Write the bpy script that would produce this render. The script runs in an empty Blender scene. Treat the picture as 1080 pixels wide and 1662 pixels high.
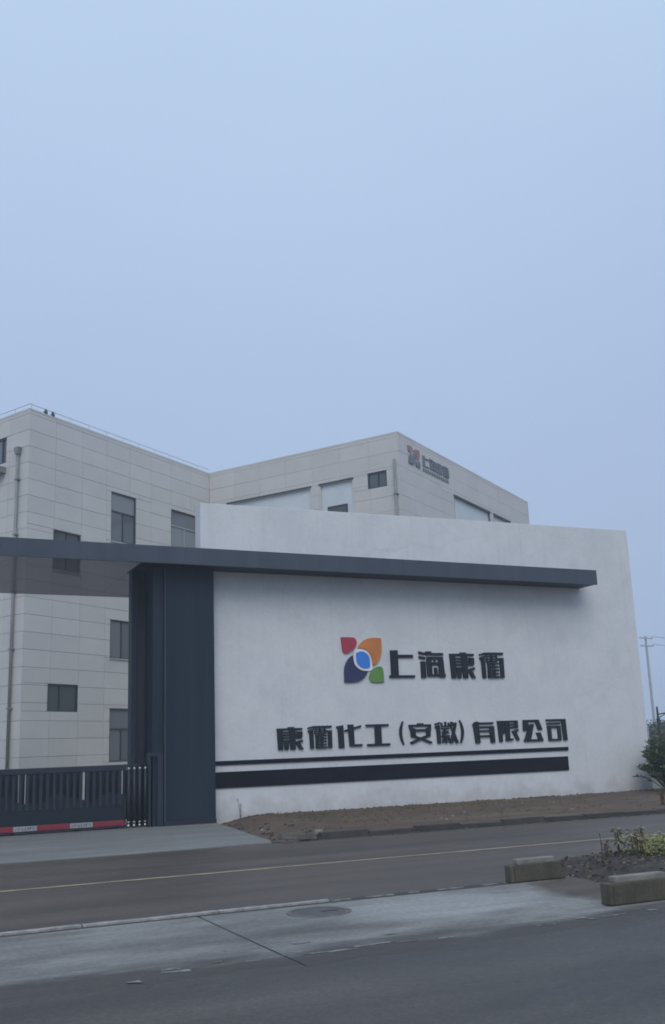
import bpy, bmesh, math, random
from mathutils import Vector, Matrix, noise as mnoise
random.seed(7)
R = math.radians
scene = bpy.context.scene
C = scene.collection

# ------------------------------------------------------------------ camera
YAW, PITCH, ROLL, EYE = R(24.4), R(13.03), R(2.14), 1.65
fwd = Vector((math.sin(YAW)*math.cos(PITCH), math.cos(YAW)*math.cos(PITCH), math.sin(PITCH)))
rgt = Vector((math.cos(YAW), -math.sin(YAW), 0))
upv = rgt.cross(fwd)
r2 = rgt*math.cos(ROLL) - upv*math.sin(ROLL)
u2 = rgt*math.sin(ROLL) + upv*math.cos(ROLL)
cam = bpy.data.cameras.new('camera')
cam.sensor_fit = 'VERTICAL'; cam.sensor_height = 24.0; cam.lens = 24.0*1650/1662
cam.clip_start = 0.1; cam.clip_end = 3000
camo = bpy.data.objects.new('camera', cam); C.objects.link(camo)
M = Matrix((r2, u2, -fwd)).transposed().to_4x4(); M.translation = (0, 0, EYE)
camo.matrix_world = M
scene.camera = camo

# ------------------------------------------------------------------ sky, sun, exposure
SUN_EL, SUN_AZ = R(45), R(-160)         # behind thick cloud, behind and left of the camera
w = bpy.data.worlds.new('World'); scene.world = w; w.use_nodes = True
nt = w.node_tree; nt.nodes.clear()
def wn(t, **k):
    n = nt.nodes.new(t)
    for a, b in k.items(): setattr(n, a, b)
    return n
out = wn('ShaderNodeOutputWorld'); bg = wn('ShaderNodeBackground')
sky = wn('ShaderNodeTexSky', sky_type='NISHITA', sun_disc=False)
sky.sun_elevation = SUN_EL; sky.sun_rotation = SUN_AZ; sky.air_density = 1.0; sky.dust_density = 4.0
tc = wn('ShaderNodeTexCoord'); sep = wn('ShaderNodeSeparateXYZ')
nt.links.new(tc.outputs['Generated'], sep.inputs[0])
nz = wn('ShaderNodeTexNoise'); nz.inputs['Scale'].default_value = 2.2; nz.inputs['Detail'].default_value = 4
nt.links.new(tc.outputs['Generated'], nz.inputs['Vector'])
ad = wn('ShaderNodeMath', operation='MULTIPLY_ADD'); ad.inputs[1].default_value = 0.24; 
nt.links.new(nz.outputs[0], ad.inputs[0]); nt.links.new(sep.outputs['Z'], ad.inputs[2])
rp = wn('ShaderNodeValToRGB')
rp.color_ramp.elements[0].position = 0.06; rp.color_ramp.elements[0].color = (0.365, 0.475, 0.68, 1)
rp.color_ramp.elements[1].position = 1.0; rp.color_ramp.elements[1].color = (0.60, 0.76, 0.99, 1)
e = rp.color_ramp.elements.new(0.40); e.color = (0.425, 0.545, 0.765, 1)
e = rp.color_ramp.elements.new(0.72); e.color = (0.515, 0.665, 0.895, 1)
nt.links.new(ad.outputs[0], rp.inputs[0])
sc_ = wn('ShaderNodeMix', data_type='RGBA', blend_type='MULTIPLY'); sc_.inputs[0].default_value = 1
sc_.inputs[7].default_value = (0.08, 0.08, 0.08, 1)
nt.links.new(sky.outputs[0], sc_.inputs[6])
mx = wn('ShaderNodeMix', data_type='RGBA'); mx.inputs[0].default_value = 0.93   # cloud cover
nt.links.new(sc_.outputs[2], mx.inputs[6]); nt.links.new(rp.outputs[0], mx.inputs[7])
nt.links.new(mx.outputs[2], bg.inputs[0]); bg.inputs[1].default_value = 1.0
nt.links.new(bg.outputs[0], out.inputs[0])
sd = bpy.data.lights.new('sun', 'SUN'); sd.energy = 1.2; sd.angle = R(40); sd.color = (1.0, 0.97, 0.93)
so = bpy.data.objects.new('sun', sd); C.objects.link(so)
sv = Vector((math.sin(SUN_AZ)*math.cos(SUN_EL), math.cos(SUN_AZ)*math.cos(SUN_EL), math.sin(SUN_EL)))
so.rotation_euler = sv.to_track_quat('Z', 'Y').to_euler(); so.location = (0, 0, 40)
vs = scene.view_settings
vs.view_transform = 'Standard'; vs.look = 'None'; vs.exposure = 0.0; vs.gamma = 1.0; vs.use_curve_mapping = False
scene.render.engine = 'CYCLES'
cy = scene.cycles
cy.use_denoising = True; cy.filter_width = 1.8; cy.max_bounces = 8; cy.volume_bounces = 1; cy.transparent_max_bounces = 16
try: cy.denoiser = 'OPENIMAGEDENOISE'
except Exception: pass

# ------------------------------------------------------------------ materials
MATS = {}
def mat(name, col, col2=None, rough=0.7, scale=2.0, mix=(0.35, 0.65), fine=40.0, fine_amt=0.12, bump=0.0,
        bump_scale=60.0, metal=0.0, spec=0.5, stretch=(1, 1, 1), rough_var=0.0, obj_var=0.0, col3=None, scale3=0.6, mix3=(0.55, 0.7), fac3=1.0):
    m = bpy.data.materials.new(name); m.use_nodes = True; t = m.node_tree
    b = t.nodes['Principled BSDF']
    b.inputs['Roughness'].default_value = rough; b.inputs['Metallic'].default_value = metal
    b.inputs['Specular IOR Level'].default_value = spec
    L = t.links.new
    g = t.nodes.new('ShaderNodeNewGeometry'); mp = t.nodes.new('ShaderNodeMapping'); mp.inputs['Scale'].default_value = stretch
    L(g.outputs['Position'], mp.inputs['Vector'])
    def nz(s, d=5.0):
        n = t.nodes.new('ShaderNodeTexNoise'); n.inputs['Scale'].default_value = s; n.inputs['Detail'].default_value = d
        n.inputs['Roughness'].default_value = 0.6; L(mp.outputs[0], n.inputs['Vector']); return n
    def mrange(src, lo, hi, a=0.0, bb=1.0):
        n = t.nodes.new('ShaderNodeMapRange'); n.inputs[1].default_value = lo; n.inputs[2].default_value = hi
        n.inputs[3].default_value = a; n.inputs[4].default_value = bb; L(src, n.inputs[0]); return n.outputs[0]
    def mixc(f, a, bcol, mode='MIX'):
        n = t.nodes.new('ShaderNodeMix'); n.data_type = 'RGBA'; n.blend_type = mode
        for i, v in ((0, f), (6, a), (7, bcol)):
            if hasattr(v, 'links'): L(v, n.inputs[i])
            else: n.inputs[i].default_value = v if i == 0 else (*v, 1)
        return n.outputs[2]
    col2 = col2 or tuple(c*0.8 for c in col)
    n1 = nz(scale)
    c = mixc(mrange(n1.outputs[0], *mix), col, col2)
    if col3:
        n3 = nz(scale3, 6.0); c = mixc(mrange(n3.outputs[0], *mix3, 0.0, fac3), c, col3)
    n2 = nz(fine, 3.0)
    f = mrange(n2.outputs[0], 0.25, 0.75, 1-fine_amt, 1+fine_amt)
    if obj_var:
        oi = t.nodes.new('ShaderNodeObjectInfo')
        mm = t.nodes.new('ShaderNodeMath'); mm.operation = 'MULTIPLY'; L(f, mm.inputs[0]); L(mrange(oi.outputs['Random'], 0, 1, 1-obj_var, 1+obj_var), mm.inputs[1]); f = mm.outputs[0]
    vm = t.nodes.new('ShaderNodeVectorMath'); vm.operation = 'SCALE'; L(c, vm.inputs[0]); L(f, vm.inputs['Scale'])
    L(vm.outputs[0], b.inputs['Base Color'])
    if rough_var:
        L(mrange(n1.outputs[0], 0.3, 0.7, rough-rough_var, rough+rough_var), b.inputs['Roughness'])
    if bump:
        nb = nz(bump_scale, 4.0); bp = t.nodes.new('ShaderNodeBump'); bp.inputs['Strength'].default_value = bump; bp.inputs['Distance'].default_value = 0.01
        L(nb.outputs[0], bp.inputs['Height']); L(bp.outputs[0], b.inputs['Normal'])
    m['tree'] = 1
    MATS[name] = m
    return m

mat('asphalt', (0.070, 0.055, 0.044), (0.088, 0.071, 0.058), spec=0.35, rough=0.5, scale=0.7, fine=55, fine_amt=0.3, mix=(0.42, 0.6), bump=0.5, bump_scale=90, rough_var=0.12, stretch=(0.3, 1, 1),
    col3=(0.054, 0.044, 0.036), scale3=0.35, mix3=(0.52, 0.62), fac3=0.8)
mat('lot_asphalt', (0.058, 0.053, 0.048), (0.078, 0.072, 0.065), spec=0.35, rough=0.55, scale=0.8, fine=60, fine_amt=0.3, mix=(0.42, 0.6), bump=0.5, bump_scale=90, rough_var=0.12, stretch=(0.45, 1, 1),
    col3=(0.043, 0.040, 0.037), scale3=0.55, mix3=(0.5, 0.63), fac3=0.8)
mat('concrete', (0.225, 0.22, 0.205), (0.15, 0.147, 0.137), rough=0.75, scale=1.5, mix=(0.4, 0.62), spec=0.35, fine=30, fine_amt=0.16, bump=0.25, bump_scale=50, stretch=(0.45, 1, 1), rough_var=0.12,
    col3=(0.098, 0.094, 0.088), scale3=0.6, mix3=(0.5, 0.68), fac3=0.8)
def slurry():                                  # pale dried slurry with a ragged outline on the strip
    t = MATS['concrete'].node_tree; b = t.nodes['Principled BSDF']; L = t.links.new; src = b.inputs['Base Color'].links[0].from_socket
    g = t.nodes.new('ShaderNodeNewGeometry'); sb = t.nodes.new('ShaderNodeVectorMath'); sb.operation = 'SUBTRACT'; sb.inputs[1].default_value = (5.75, 9.85, 0); L(g.outputs['Position'], sb.inputs[0])
    ml = t.nodes.new('ShaderNodeVectorMath'); ml.operation = 'MULTIPLY'; ml.inputs[1].default_value = (0.78, 1.25, 0); L(sb.outputs[0], ml.inputs[0])
    ln = t.nodes.new('ShaderNodeVectorMath'); ln.operation = 'LENGTH'; L(ml.outputs[0], ln.inputs[0])
    n = t.nodes.new('ShaderNodeTexNoise'); n.inputs['Scale'].default_value = 1.5; n.inputs['Detail'].default_value = 8; n.inputs['Roughness'].default_value = 0.65; L(g.outputs['Position'], n.inputs['Vector'])
    a = t.nodes.new('ShaderNodeMath'); a.operation = 'MULTIPLY_ADD'; a.inputs[1].default_value = 1.5; L(n.outputs[0], a.inputs[0]); L(ln.outputs['Value'], a.inputs[2])
    sx = t.nodes.new('ShaderNodeSeparateXYZ'); L(g.outputs['Position'], sx.inputs[0])
    r = t.nodes.new('ShaderNodeMapRange'); r.inputs[1].default_value = 1.35; r.inputs[2].default_value = 1.95; r.inputs[3].default_value = 0.75; r.inputs[4].default_value = 0.0; L(a.outputs[0], r.inputs[0])
    m = t.nodes.new('ShaderNodeMix'); m.data_type = 'RGBA'; L(r.outputs[0], m.inputs[0]); L(src, m.inputs[6]); m.inputs[7].default_value = (0.30, 0.305, 0.295, 1)
    mp = t.nodes.new('ShaderNodeMapping'); mp.inputs['Scale'].default_value = (0.55, 1.6, 1); L(g.outputs['Position'], mp.inputs[0])
    n2 = t.nodes.new('ShaderNodeTexNoise'); n2.inputs['Scale'].default_value = 1.3; n2.inputs['Detail'].default_value = 9; n2.inputs['Roughness'].default_value = 0.62; L(mp.outputs[0], n2.inputs['Vector'])
    a2 = t.nodes.new('ShaderNodeMath'); a2.operation = 'MULTIPLY_ADD'; a2.inputs[1].default_value = 1.7; L(n2.outputs[0], a2.inputs[0]); L(sx.outputs['Y'], a2.inputs[2])
    r2_ = t.nodes.new('ShaderNodeMapRange'); r2_.inputs[1].default_value = 9.15; r2_.inputs[2].default_value = 9.62; r2_.inputs[3].default_value = 1.0; r2_.inputs[4].default_value = 0.0; L(a2.outputs[0], r2_.inputs[0])
    m3 = t.nodes.new('ShaderNodeMix'); m3.data_type = 'RGBA'; L(r2_.outputs[0], m3.inputs[0]); L(m.outputs[2], m3.inputs[6]); m3.inputs[7].default_value = (0.066, 0.061, 0.056, 1)
    sb2 = t.nodes.new('ShaderNodeVectorMath'); sb2.operation = 'SUBTRACT'; sb2.inputs[1].default_value = (7.95, 9.85, 0); L(g.outputs['Position'], sb2.inputs[0])
    ml2 = t.nodes.new('ShaderNodeVectorMath'); ml2.operation = 'MULTIPLY'; ml2.inputs[1].default_value = (0.95, 0.85, 0); L(sb2.outputs[0], ml2.inputs[0])
    ln2 = t.nodes.new('ShaderNodeVectorMath'); ln2.operation = 'LENGTH'; L(ml2.outputs[0], ln2.inputs[0])
    a4 = t.nodes.new('ShaderNodeMath'); a4.operation = 'MULTIPLY_ADD'; a4.inputs[1].default_value = 0.9; L(n.outputs[0], a4.inputs[0]); L(ln2.outputs['Value'], a4.inputs[2])
    r4 = t.nodes.new('ShaderNodeMapRange'); r4.inputs[1].default_value = 1.28; r4.inputs[2].default_value = 1.48; r4.inputs[3].default_value = 0.92; r4.inputs[4].default_value = 0.0; L(a4.outputs[0], r4.inputs[0])
    m4 = t.nodes.new('ShaderNodeMix'); m4.data_type = 'RGBA'; L(r4.outputs[0], m4.inputs[0]); L(m3.outputs[2], m4.inputs[6]); m4.inputs[7].default_value = (0.082, 0.065, 0.052, 1); L(m4.outputs[2], b.inputs['Base Color'])
slurry()
mat('driveway', (0.20, 0.20, 0.188), (0.155, 0.155, 0.147), rough=0.75, scale=0.9, fine=25, fine_amt=0.1, bump=0.2, stretch=(0.3, 1, 1),
    col3=(0.115, 0.113, 0.106), scale3=0.4, mix3=(0.55, 0.7), fac3=0.7)
mat('pale_spill', (0.43, 0.44, 0.43), (0.33, 0.335, 0.325), rough=0.8, scale=1.6, fine=30, fine_amt=0.1, stretch=(0.5, 1, 1))
mat('worn_paint', (0.40, 0.385, 0.36), (0.20, 0.19, 0.175), rough=0.7, scale=6, fine=45, fine_amt=0.2)
mat('faint_paint', (0.23, 0.225, 0.215), (0.10, 0.096, 0.09), rough=0.7, scale=9, mix=(0.4, 0.6), fine=45, fine_amt=0.25)
mat('yellow_paint', (0.42, 0.34, 0.20), (0.22, 0.18, 0.115), rough=0.7, scale=4, fine=45, fine_amt=0.25)
mat('joint', (0.05, 0.048, 0.045), rough=0.9, fine_amt=0.3)
mat('earth', (0.080, 0.055, 0.037), (0.132, 0.091, 0.060), rough=0.95, scale=1.6, mix=(0.42, 0.6), fine=25, fine_amt=0.35, stretch=(0.35, 1, 1), bump=0.8, bump_scale=25,
    col3=(0.092, 0.053, 0.04), scale3=0.8, mix3=(0.50, 0.64), fac3=0.8)
mat('soil', (0.030, 0.025, 0.020), (0.062, 0.052, 0.043), rough=0.95, scale=6, fine=40, fine_amt=0.35, bump=0.8, bump_scale=35)
mat('ground', (0.15, 0.135, 0.10), (0.10, 0.11, 0.06), rough=0.95, scale=0.12, fine=3, fine_amt=0.25)
mat('kerb_stone', (0.062, 0.057, 0.05), (0.042, 0.04, 0.035), rough=0.9, scale=3, fine=35, fine_amt=0.25, bump=0.5, obj_var=0.15)
mat('pale_stone', (0.30, 0.29, 0.26), (0.15, 0.14, 0.125), rough=0.9, scale=5, fine=35, fine_amt=0.2, bump=0.5)
mat('stone_grey', (0.17, 0.16, 0.14), (0.09, 0.085, 0.075), rough=0.9, scale=5, fine=35, fine_amt=0.25, bump=0.5)
mat('block', (0.105, 0.092, 0.066), (0.06, 0.053, 0.04), rough=0.9, scale=3.5, fine=40, fine_amt=0.22, bump=0.5, bump_scale=45, stretch=(1, 1, 0.6))
mat('block_cap', (0.25, 0.235, 0.20), (0.16, 0.15, 0.13), rough=0.9, scale=5, fine=40, fine_amt=0.18, bump=0.4)
mat('cladding', (0.56, 0.545, 0.515), (0.53, 0.515, 0.485), rough=0.6, scale=0.8, fine=18, fine_amt=0.04, obj_var=0.035)
mat('core', (0.24, 0.24, 0.235), rough=0.9)
mat('recess_paint', (0.62, 0.66, 0.68), (0.56, 0.60, 0.62), rough=0.6, scale=0.8, fine_amt=0.04)
mat('dark_alu', (0.045, 0.052, 0.06), rough=0.45, fine_amt=0.05)
mat('light_alu', (0.35, 0.37, 0.39), rough=0.4, fine_amt=0.05)
mat('pipe', (0.24, 0.235, 0.225), rough=0.5, fine_amt=0.08)
mat('coping', (0.46, 0.45, 0.44), rough=0.6)
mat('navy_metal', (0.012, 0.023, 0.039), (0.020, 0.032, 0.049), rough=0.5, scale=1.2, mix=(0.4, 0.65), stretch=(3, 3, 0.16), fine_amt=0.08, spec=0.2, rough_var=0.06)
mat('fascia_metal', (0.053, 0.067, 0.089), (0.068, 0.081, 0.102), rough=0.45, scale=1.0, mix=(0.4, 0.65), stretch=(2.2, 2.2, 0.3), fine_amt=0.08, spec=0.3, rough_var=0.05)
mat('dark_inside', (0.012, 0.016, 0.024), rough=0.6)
mat('gate_metal', (0.022, 0.028, 0.042), (0.027, 0.034, 0.048), spec=0.3, rough=0.45, scale=3, fine_amt=0.08)
mat('gate_panel', (0.016, 0.025, 0.035), (0.013, 0.021, 0.03), spec=0.2, rough=0.5, scale=2, fine_amt=0.08)
mat('chrome', (0.34, 0.35, 0.36), rough=0.35, metal=1.0)
mat('rubber', (0.02, 0.02, 0.02), rough=0.8)
mat('red_band', (0.24, 0.02, 0.035), (0.19, 0.02, 0.03), rough=0.5, scale=4, fine_amt=0.1)
mat('plate_white', (0.36, 0.37, 0.38), rough=0.5)
mat('letter', (0.014, 0.02, 0.028), (0.017, 0.023, 0.031), spec=0.15, rough=0.6, fine_amt=0.05)
mat('stripe', (0.007, 0.009, 0.016), (0.009, 0.011, 0.018), spec=0.1, rough=0.7, fine_amt=0.08)
mat('logo_red', (0.42, 0.035, 0.06), rough=0.4, fine_amt=0.03)
mat('logo_orange', (0.62, 0.22, 0.05), rough=0.4, fine_amt=0.03)
mat('logo_navy', (0.02, 0.03, 0.10), rough=0.4, fine_amt=0.03)
mat('logo_green', (0.12, 0.27, 0.05), rough=0.4, fine_amt=0.03)
mat('logo_blue', (0.045, 0.22, 0.72), rough=0.4, fine_amt=0.03)
mat('logo_white', (0.82, 0.83, 0.84), rough=0.4, fine_amt=0.02)
mat('oleander_leaf', (0.055, 0.088, 0.042), (0.095, 0.135, 0.06), rough=0.5, scale=6, fine=60, fine_amt=0.3)
mat('hedge_leaf', (0.17, 0.19, 0.035), (0.25, 0.24, 0.06), rough=0.55, scale=9, fine=60, fine_amt=0.3)
mat('dry_leaf', (0.30, 0.28, 0.18), (0.17, 0.165, 0.10), rough=0.8, scale=12, fine_amt=0.3)
mat('dead_leaf', (0.13, 0.085, 0.06), (0.2, 0.14, 0.09), rough=0.85, scale=14, fine_amt=0.3)
mat('twig', (0.07, 0.055, 0.045), rough=0.9)
mat('grass', (0.10, 0.11, 0.045), (0.17, 0.155, 0.075), rough=0.8, scale=6, fine_amt=0.3)
mat('far_leaf', (0.05, 0.07, 0.045), (0.075, 0.09, 0.06), rough=0.8, scale=0.6, fine_amt=0.3)
mat('hazed_concrete', (0.38, 0.39, 0.41), rough=0.85)  # concrete made paler so haze is part of its colour
mat('cover_iron', (0.10, 0.095, 0.088), (0.07, 0.066, 0.06), rough=0.7, scale=8, fine_amt=0.2)
mat('dark_steel', (0.03, 0.032, 0.036), rough=0.5)

def glass_pane(name, col, rough=0.08):
    m = bpy.data.materials.new(name); m.use_nodes = True; b = m.node_tree.nodes['Principled BSDF']
    b.inputs['Base Color'].default_value = (*col, 1); b.inputs['Roughness'].default_value = rough
    b.inputs['Specular IOR Level'].default_value = 0.8
    MATS[name] = m
glass_pane('pane_dark', (0.075, 0.088, 0.095)); glass_pane('pane_mid', (0.135, 0.15, 0.165)); glass_pane('pane_dull', (0.10, 0.115, 0.125)); glass_pane('pane_light', (0.22, 0.235, 0.255)); glass_pane('pane_green', (0.045, 0.065, 0.065))

def streaks(name, amt, sx, sy, sc):
    t = MATS[name].node_tree; b = t.nodes['Principled BSDF']; L = t.links.new; src = b.inputs['Base Color'].links[0].from_socket
    g = t.nodes.new('ShaderNodeNewGeometry'); mp = t.nodes.new('ShaderNodeMapping'); mp.inputs['Scale'].default_value = (sx, sy, 1); mp.inputs['Rotation'].default_value = (0, 0, 0.02); L(g.outputs['Position'], mp.inputs[0])
    n = t.nodes.new('ShaderNodeTexNoise'); n.inputs['Scale'].default_value = sc; n.inputs['Detail'].default_value = 4; L(mp.outputs[0], n.inputs['Vector'])
    n2 = t.nodes.new('ShaderNodeTexNoise'); n2.inputs['Scale'].default_value = 17; n2.inputs['Detail'].default_value = 6; n2.inputs['Roughness'].default_value = 0.8; L(g.outputs['Position'], n2.inputs['Vector'])
    r = t.nodes.new('ShaderNodeMapRange'); r.inputs[1].default_value = 0.3; r.inputs[2].default_value = 0.7; r.inputs[3].default_value = 1-amt; r.inputs[4].default_value = 1+amt; L(n.outputs[0], r.inputs[0])
    r2 = t.nodes.new('ShaderNodeMapRange'); r2.inputs[1].default_value = 0.3; r2.inputs[2].default_value = 0.7; r2.inputs[3].default_value = 0.74; r2.inputs[4].default_value = 1.26; L(n2.outputs[0], r2.inputs[0])
    mu = t.nodes.new('ShaderNodeMath'); mu.operation = 'MULTIPLY'; L(r.outputs[0], mu.inputs[0]); L(r2.outputs[0], mu.inputs[1])
    v = t.nodes.new('ShaderNodeVectorMath'); v.operation = 'SCALE'; L(src, v.inputs[0]); L(mu.outputs[0], v.inputs['Scale']); L(v.outputs[0], b.inputs['Base Color'])
streaks('asphalt', 0.22, 0.06, 1.0, 1.6); streaks('lot_asphalt', 0.22, 0.12, 1.0, 1.1); streaks('concrete', 0.14, 0.2, 1.0, 2.2); streaks('driveway', 0.12, 0.2, 1.0, 1.2)

# plaster: white render with faint trowel marks, rain streaks and splash dirt
def plaster():
    m = mat('plaster', (0.645, 0.655, 0.655), (0.585, 0.60, 0.605), rough=0.85, scale=0.8, mix=(0.4, 0.62), fine=14, fine_amt=0.04, bump=0.25, bump_scale=18,
            col3=(0.50, 0.505, 0.51), scale3=1.5, mix3=(0.55, 0.76), fac3=0.42)
    t = m.node_tree; b = t.nodes['Principled BSDF']; L = t.links.new
    src = b.inputs['Base Color'].links[0].from_socket
    g = t.nodes.new('ShaderNodeNewGeometry')
    mp = t.nodes.new('ShaderNodeMapping'); mp.inputs['Scale'].default_value = (5.0, 5.0, 0.18); L(g.outputs['Position'], mp.inputs[0])
    n = t.nodes.new('ShaderNodeTexNoise'); n.inputs['Scale'].default_value = 1.0; n.inputs['Detail'].default_value = 6; L(mp.outputs[0], n.inputs['Vector'])
    r = t.nodes.new('ShaderNodeMapRange'); r.inputs[1].default_value = 0.55; r.inputs[2].default_value = 0.8; r.inputs[3].default_value = 0; r.inputs[4].default_value = 0.28; L(n.outputs[0], r.inputs[0])
    mxx = t.nodes.new('ShaderNodeMix'); mxx.data_type = 'RGBA'; L(r.outputs[0], mxx.inputs[0]); L(src, mxx.inputs[6]); mxx.inputs[7].default_value = (0.42, 0.42, 0.41, 1)
    # splashed mud: blotches low on the wall
    s = t.nodes.new('ShaderNodeSeparateXYZ'); L(g.outputs['Position'], s.inputs[0])
    z = t.nodes.new('ShaderNodeMapRange'); z.inputs[1].default_value = 0.1; z.inputs[2].default_value = 0.85; z.inputs[3].default_value = 0.5; z.inputs[4].default_value = 0.0; L(s.outputs[2], z.inputs[0])
    n2 = t.nodes.new('ShaderNodeTexNoise'); n2.inputs['Scale'].default_value = 2.2; n2.inputs['Detail'].default_value = 8; L(g.outputs['Position'], n2.inputs['Vector'])
    a = t.nodes.new('ShaderNodeMath'); a.operation = 'ADD'; L(n2.outputs[0], a.inputs[0]); L(z.outputs[0], a.inputs[1])
    q = t.nodes.new('ShaderNodeMapRange'); q.inputs[1].default_value = 0.72; q.inputs[2].default_value = 1.05; q.inputs[3].default_value = 0; q.inputs[4].default_value = 0.4; L(a.outputs[0], q.inputs[0])
    m2 = t.nodes.new('ShaderNodeMix'); m2.data_type = 'RGBA'; L(q.outputs[0], m2.inputs[0]); L(mxx.outputs[2], m2.inputs[6]); m2.inputs[7].default_value = (0.33, 0.29, 0.26, 1)
    L(m2.outputs[2], b.inputs['Base Color'])
plaster()
def cracks():
    t = MATS['plaster'].node_tree; b = t.nodes['Principled BSDF']; L = t.links.new; src = b.inputs['Base Color'].links[0].from_socket
    g = t.nodes.new('ShaderNodeNewGeometry'); n = t.nodes.new('ShaderNodeTexNoise'); n.inputs['Scale'].default_value = 0.7; n.inputs['Detail'].default_value = 6; L(g.outputs['Position'], n.inputs['Vector'])
    mxv = t.nodes.new('ShaderNodeMix'); mxv.data_type = 'VECTOR'; mxv.inputs[0].default_value = 0.35; L(g.outputs['Position'], mxv.inputs[4]); L(n.outputs['Color'], mxv.inputs[5])
    v = t.nodes.new('ShaderNodeTexVoronoi'); v.feature = 'DISTANCE_TO_EDGE'; v.inputs['Scale'].default_value = 0.55; L(mxv.outputs[1], v.inputs['Vector'])
    r = t.nodes.new('ShaderNodeMapRange'); r.inputs[1].default_value = 0.0; r.inputs[2].default_value = 0.006; r.inputs[3].default_value = 0.13; r.inputs[4].default_value = 0.0; L(v.outputs['Distance'], r.inputs[0])
    m = t.nodes.new('ShaderNodeMix'); m.data_type = 'RGBA'; L(r.outputs[0], m.inputs[0]); L(src, m.inputs[6]); m.inputs[7].default_value = (0.3, 0.3, 0.3, 1); L(m.outputs[2], b.inputs['Base Color'])
cracks()

# tinted canopy sheet: part see-through, part mirror
def tinted():
    m = bpy.data.materials.new('tinted_sheet'); m.use_nodes = True; t = m.node_tree; t.nodes.clear(); L = t.links.new
    o = t.nodes.new('ShaderNodeOutputMaterial'); tr = t.nodes.new('ShaderNodeBsdfTransparent'); tr.inputs[0].default_value = (0.45, 0.44, 0.45, 1)
    df = t.nodes.new('ShaderNodeBsdfTranslucent'); df.inputs[0].default_value = (0.012, 0.012, 0.013, 1)
    gl = t.nodes.new('ShaderNodeBsdfGlossy'); gl.inputs[0].default_value = (0.9, 0.9, 0.9, 1); gl.inputs['Roughness'].default_value = 0.25
    a = t.nodes.new('ShaderNodeAddShader'); L(tr.outputs[0], a.inputs[0]); L(df.outputs[0], a.inputs[1])
    x = t.nodes.new('ShaderNodeMixShader'); x.inputs[0].default_value = 0.07; L(a.outputs[0], x.inputs[1]); L(gl.outputs[0], x.inputs[2])
    L(x.outputs[0], o.inputs[0]); MATS['tinted_sheet'] = m
tinted()

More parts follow.
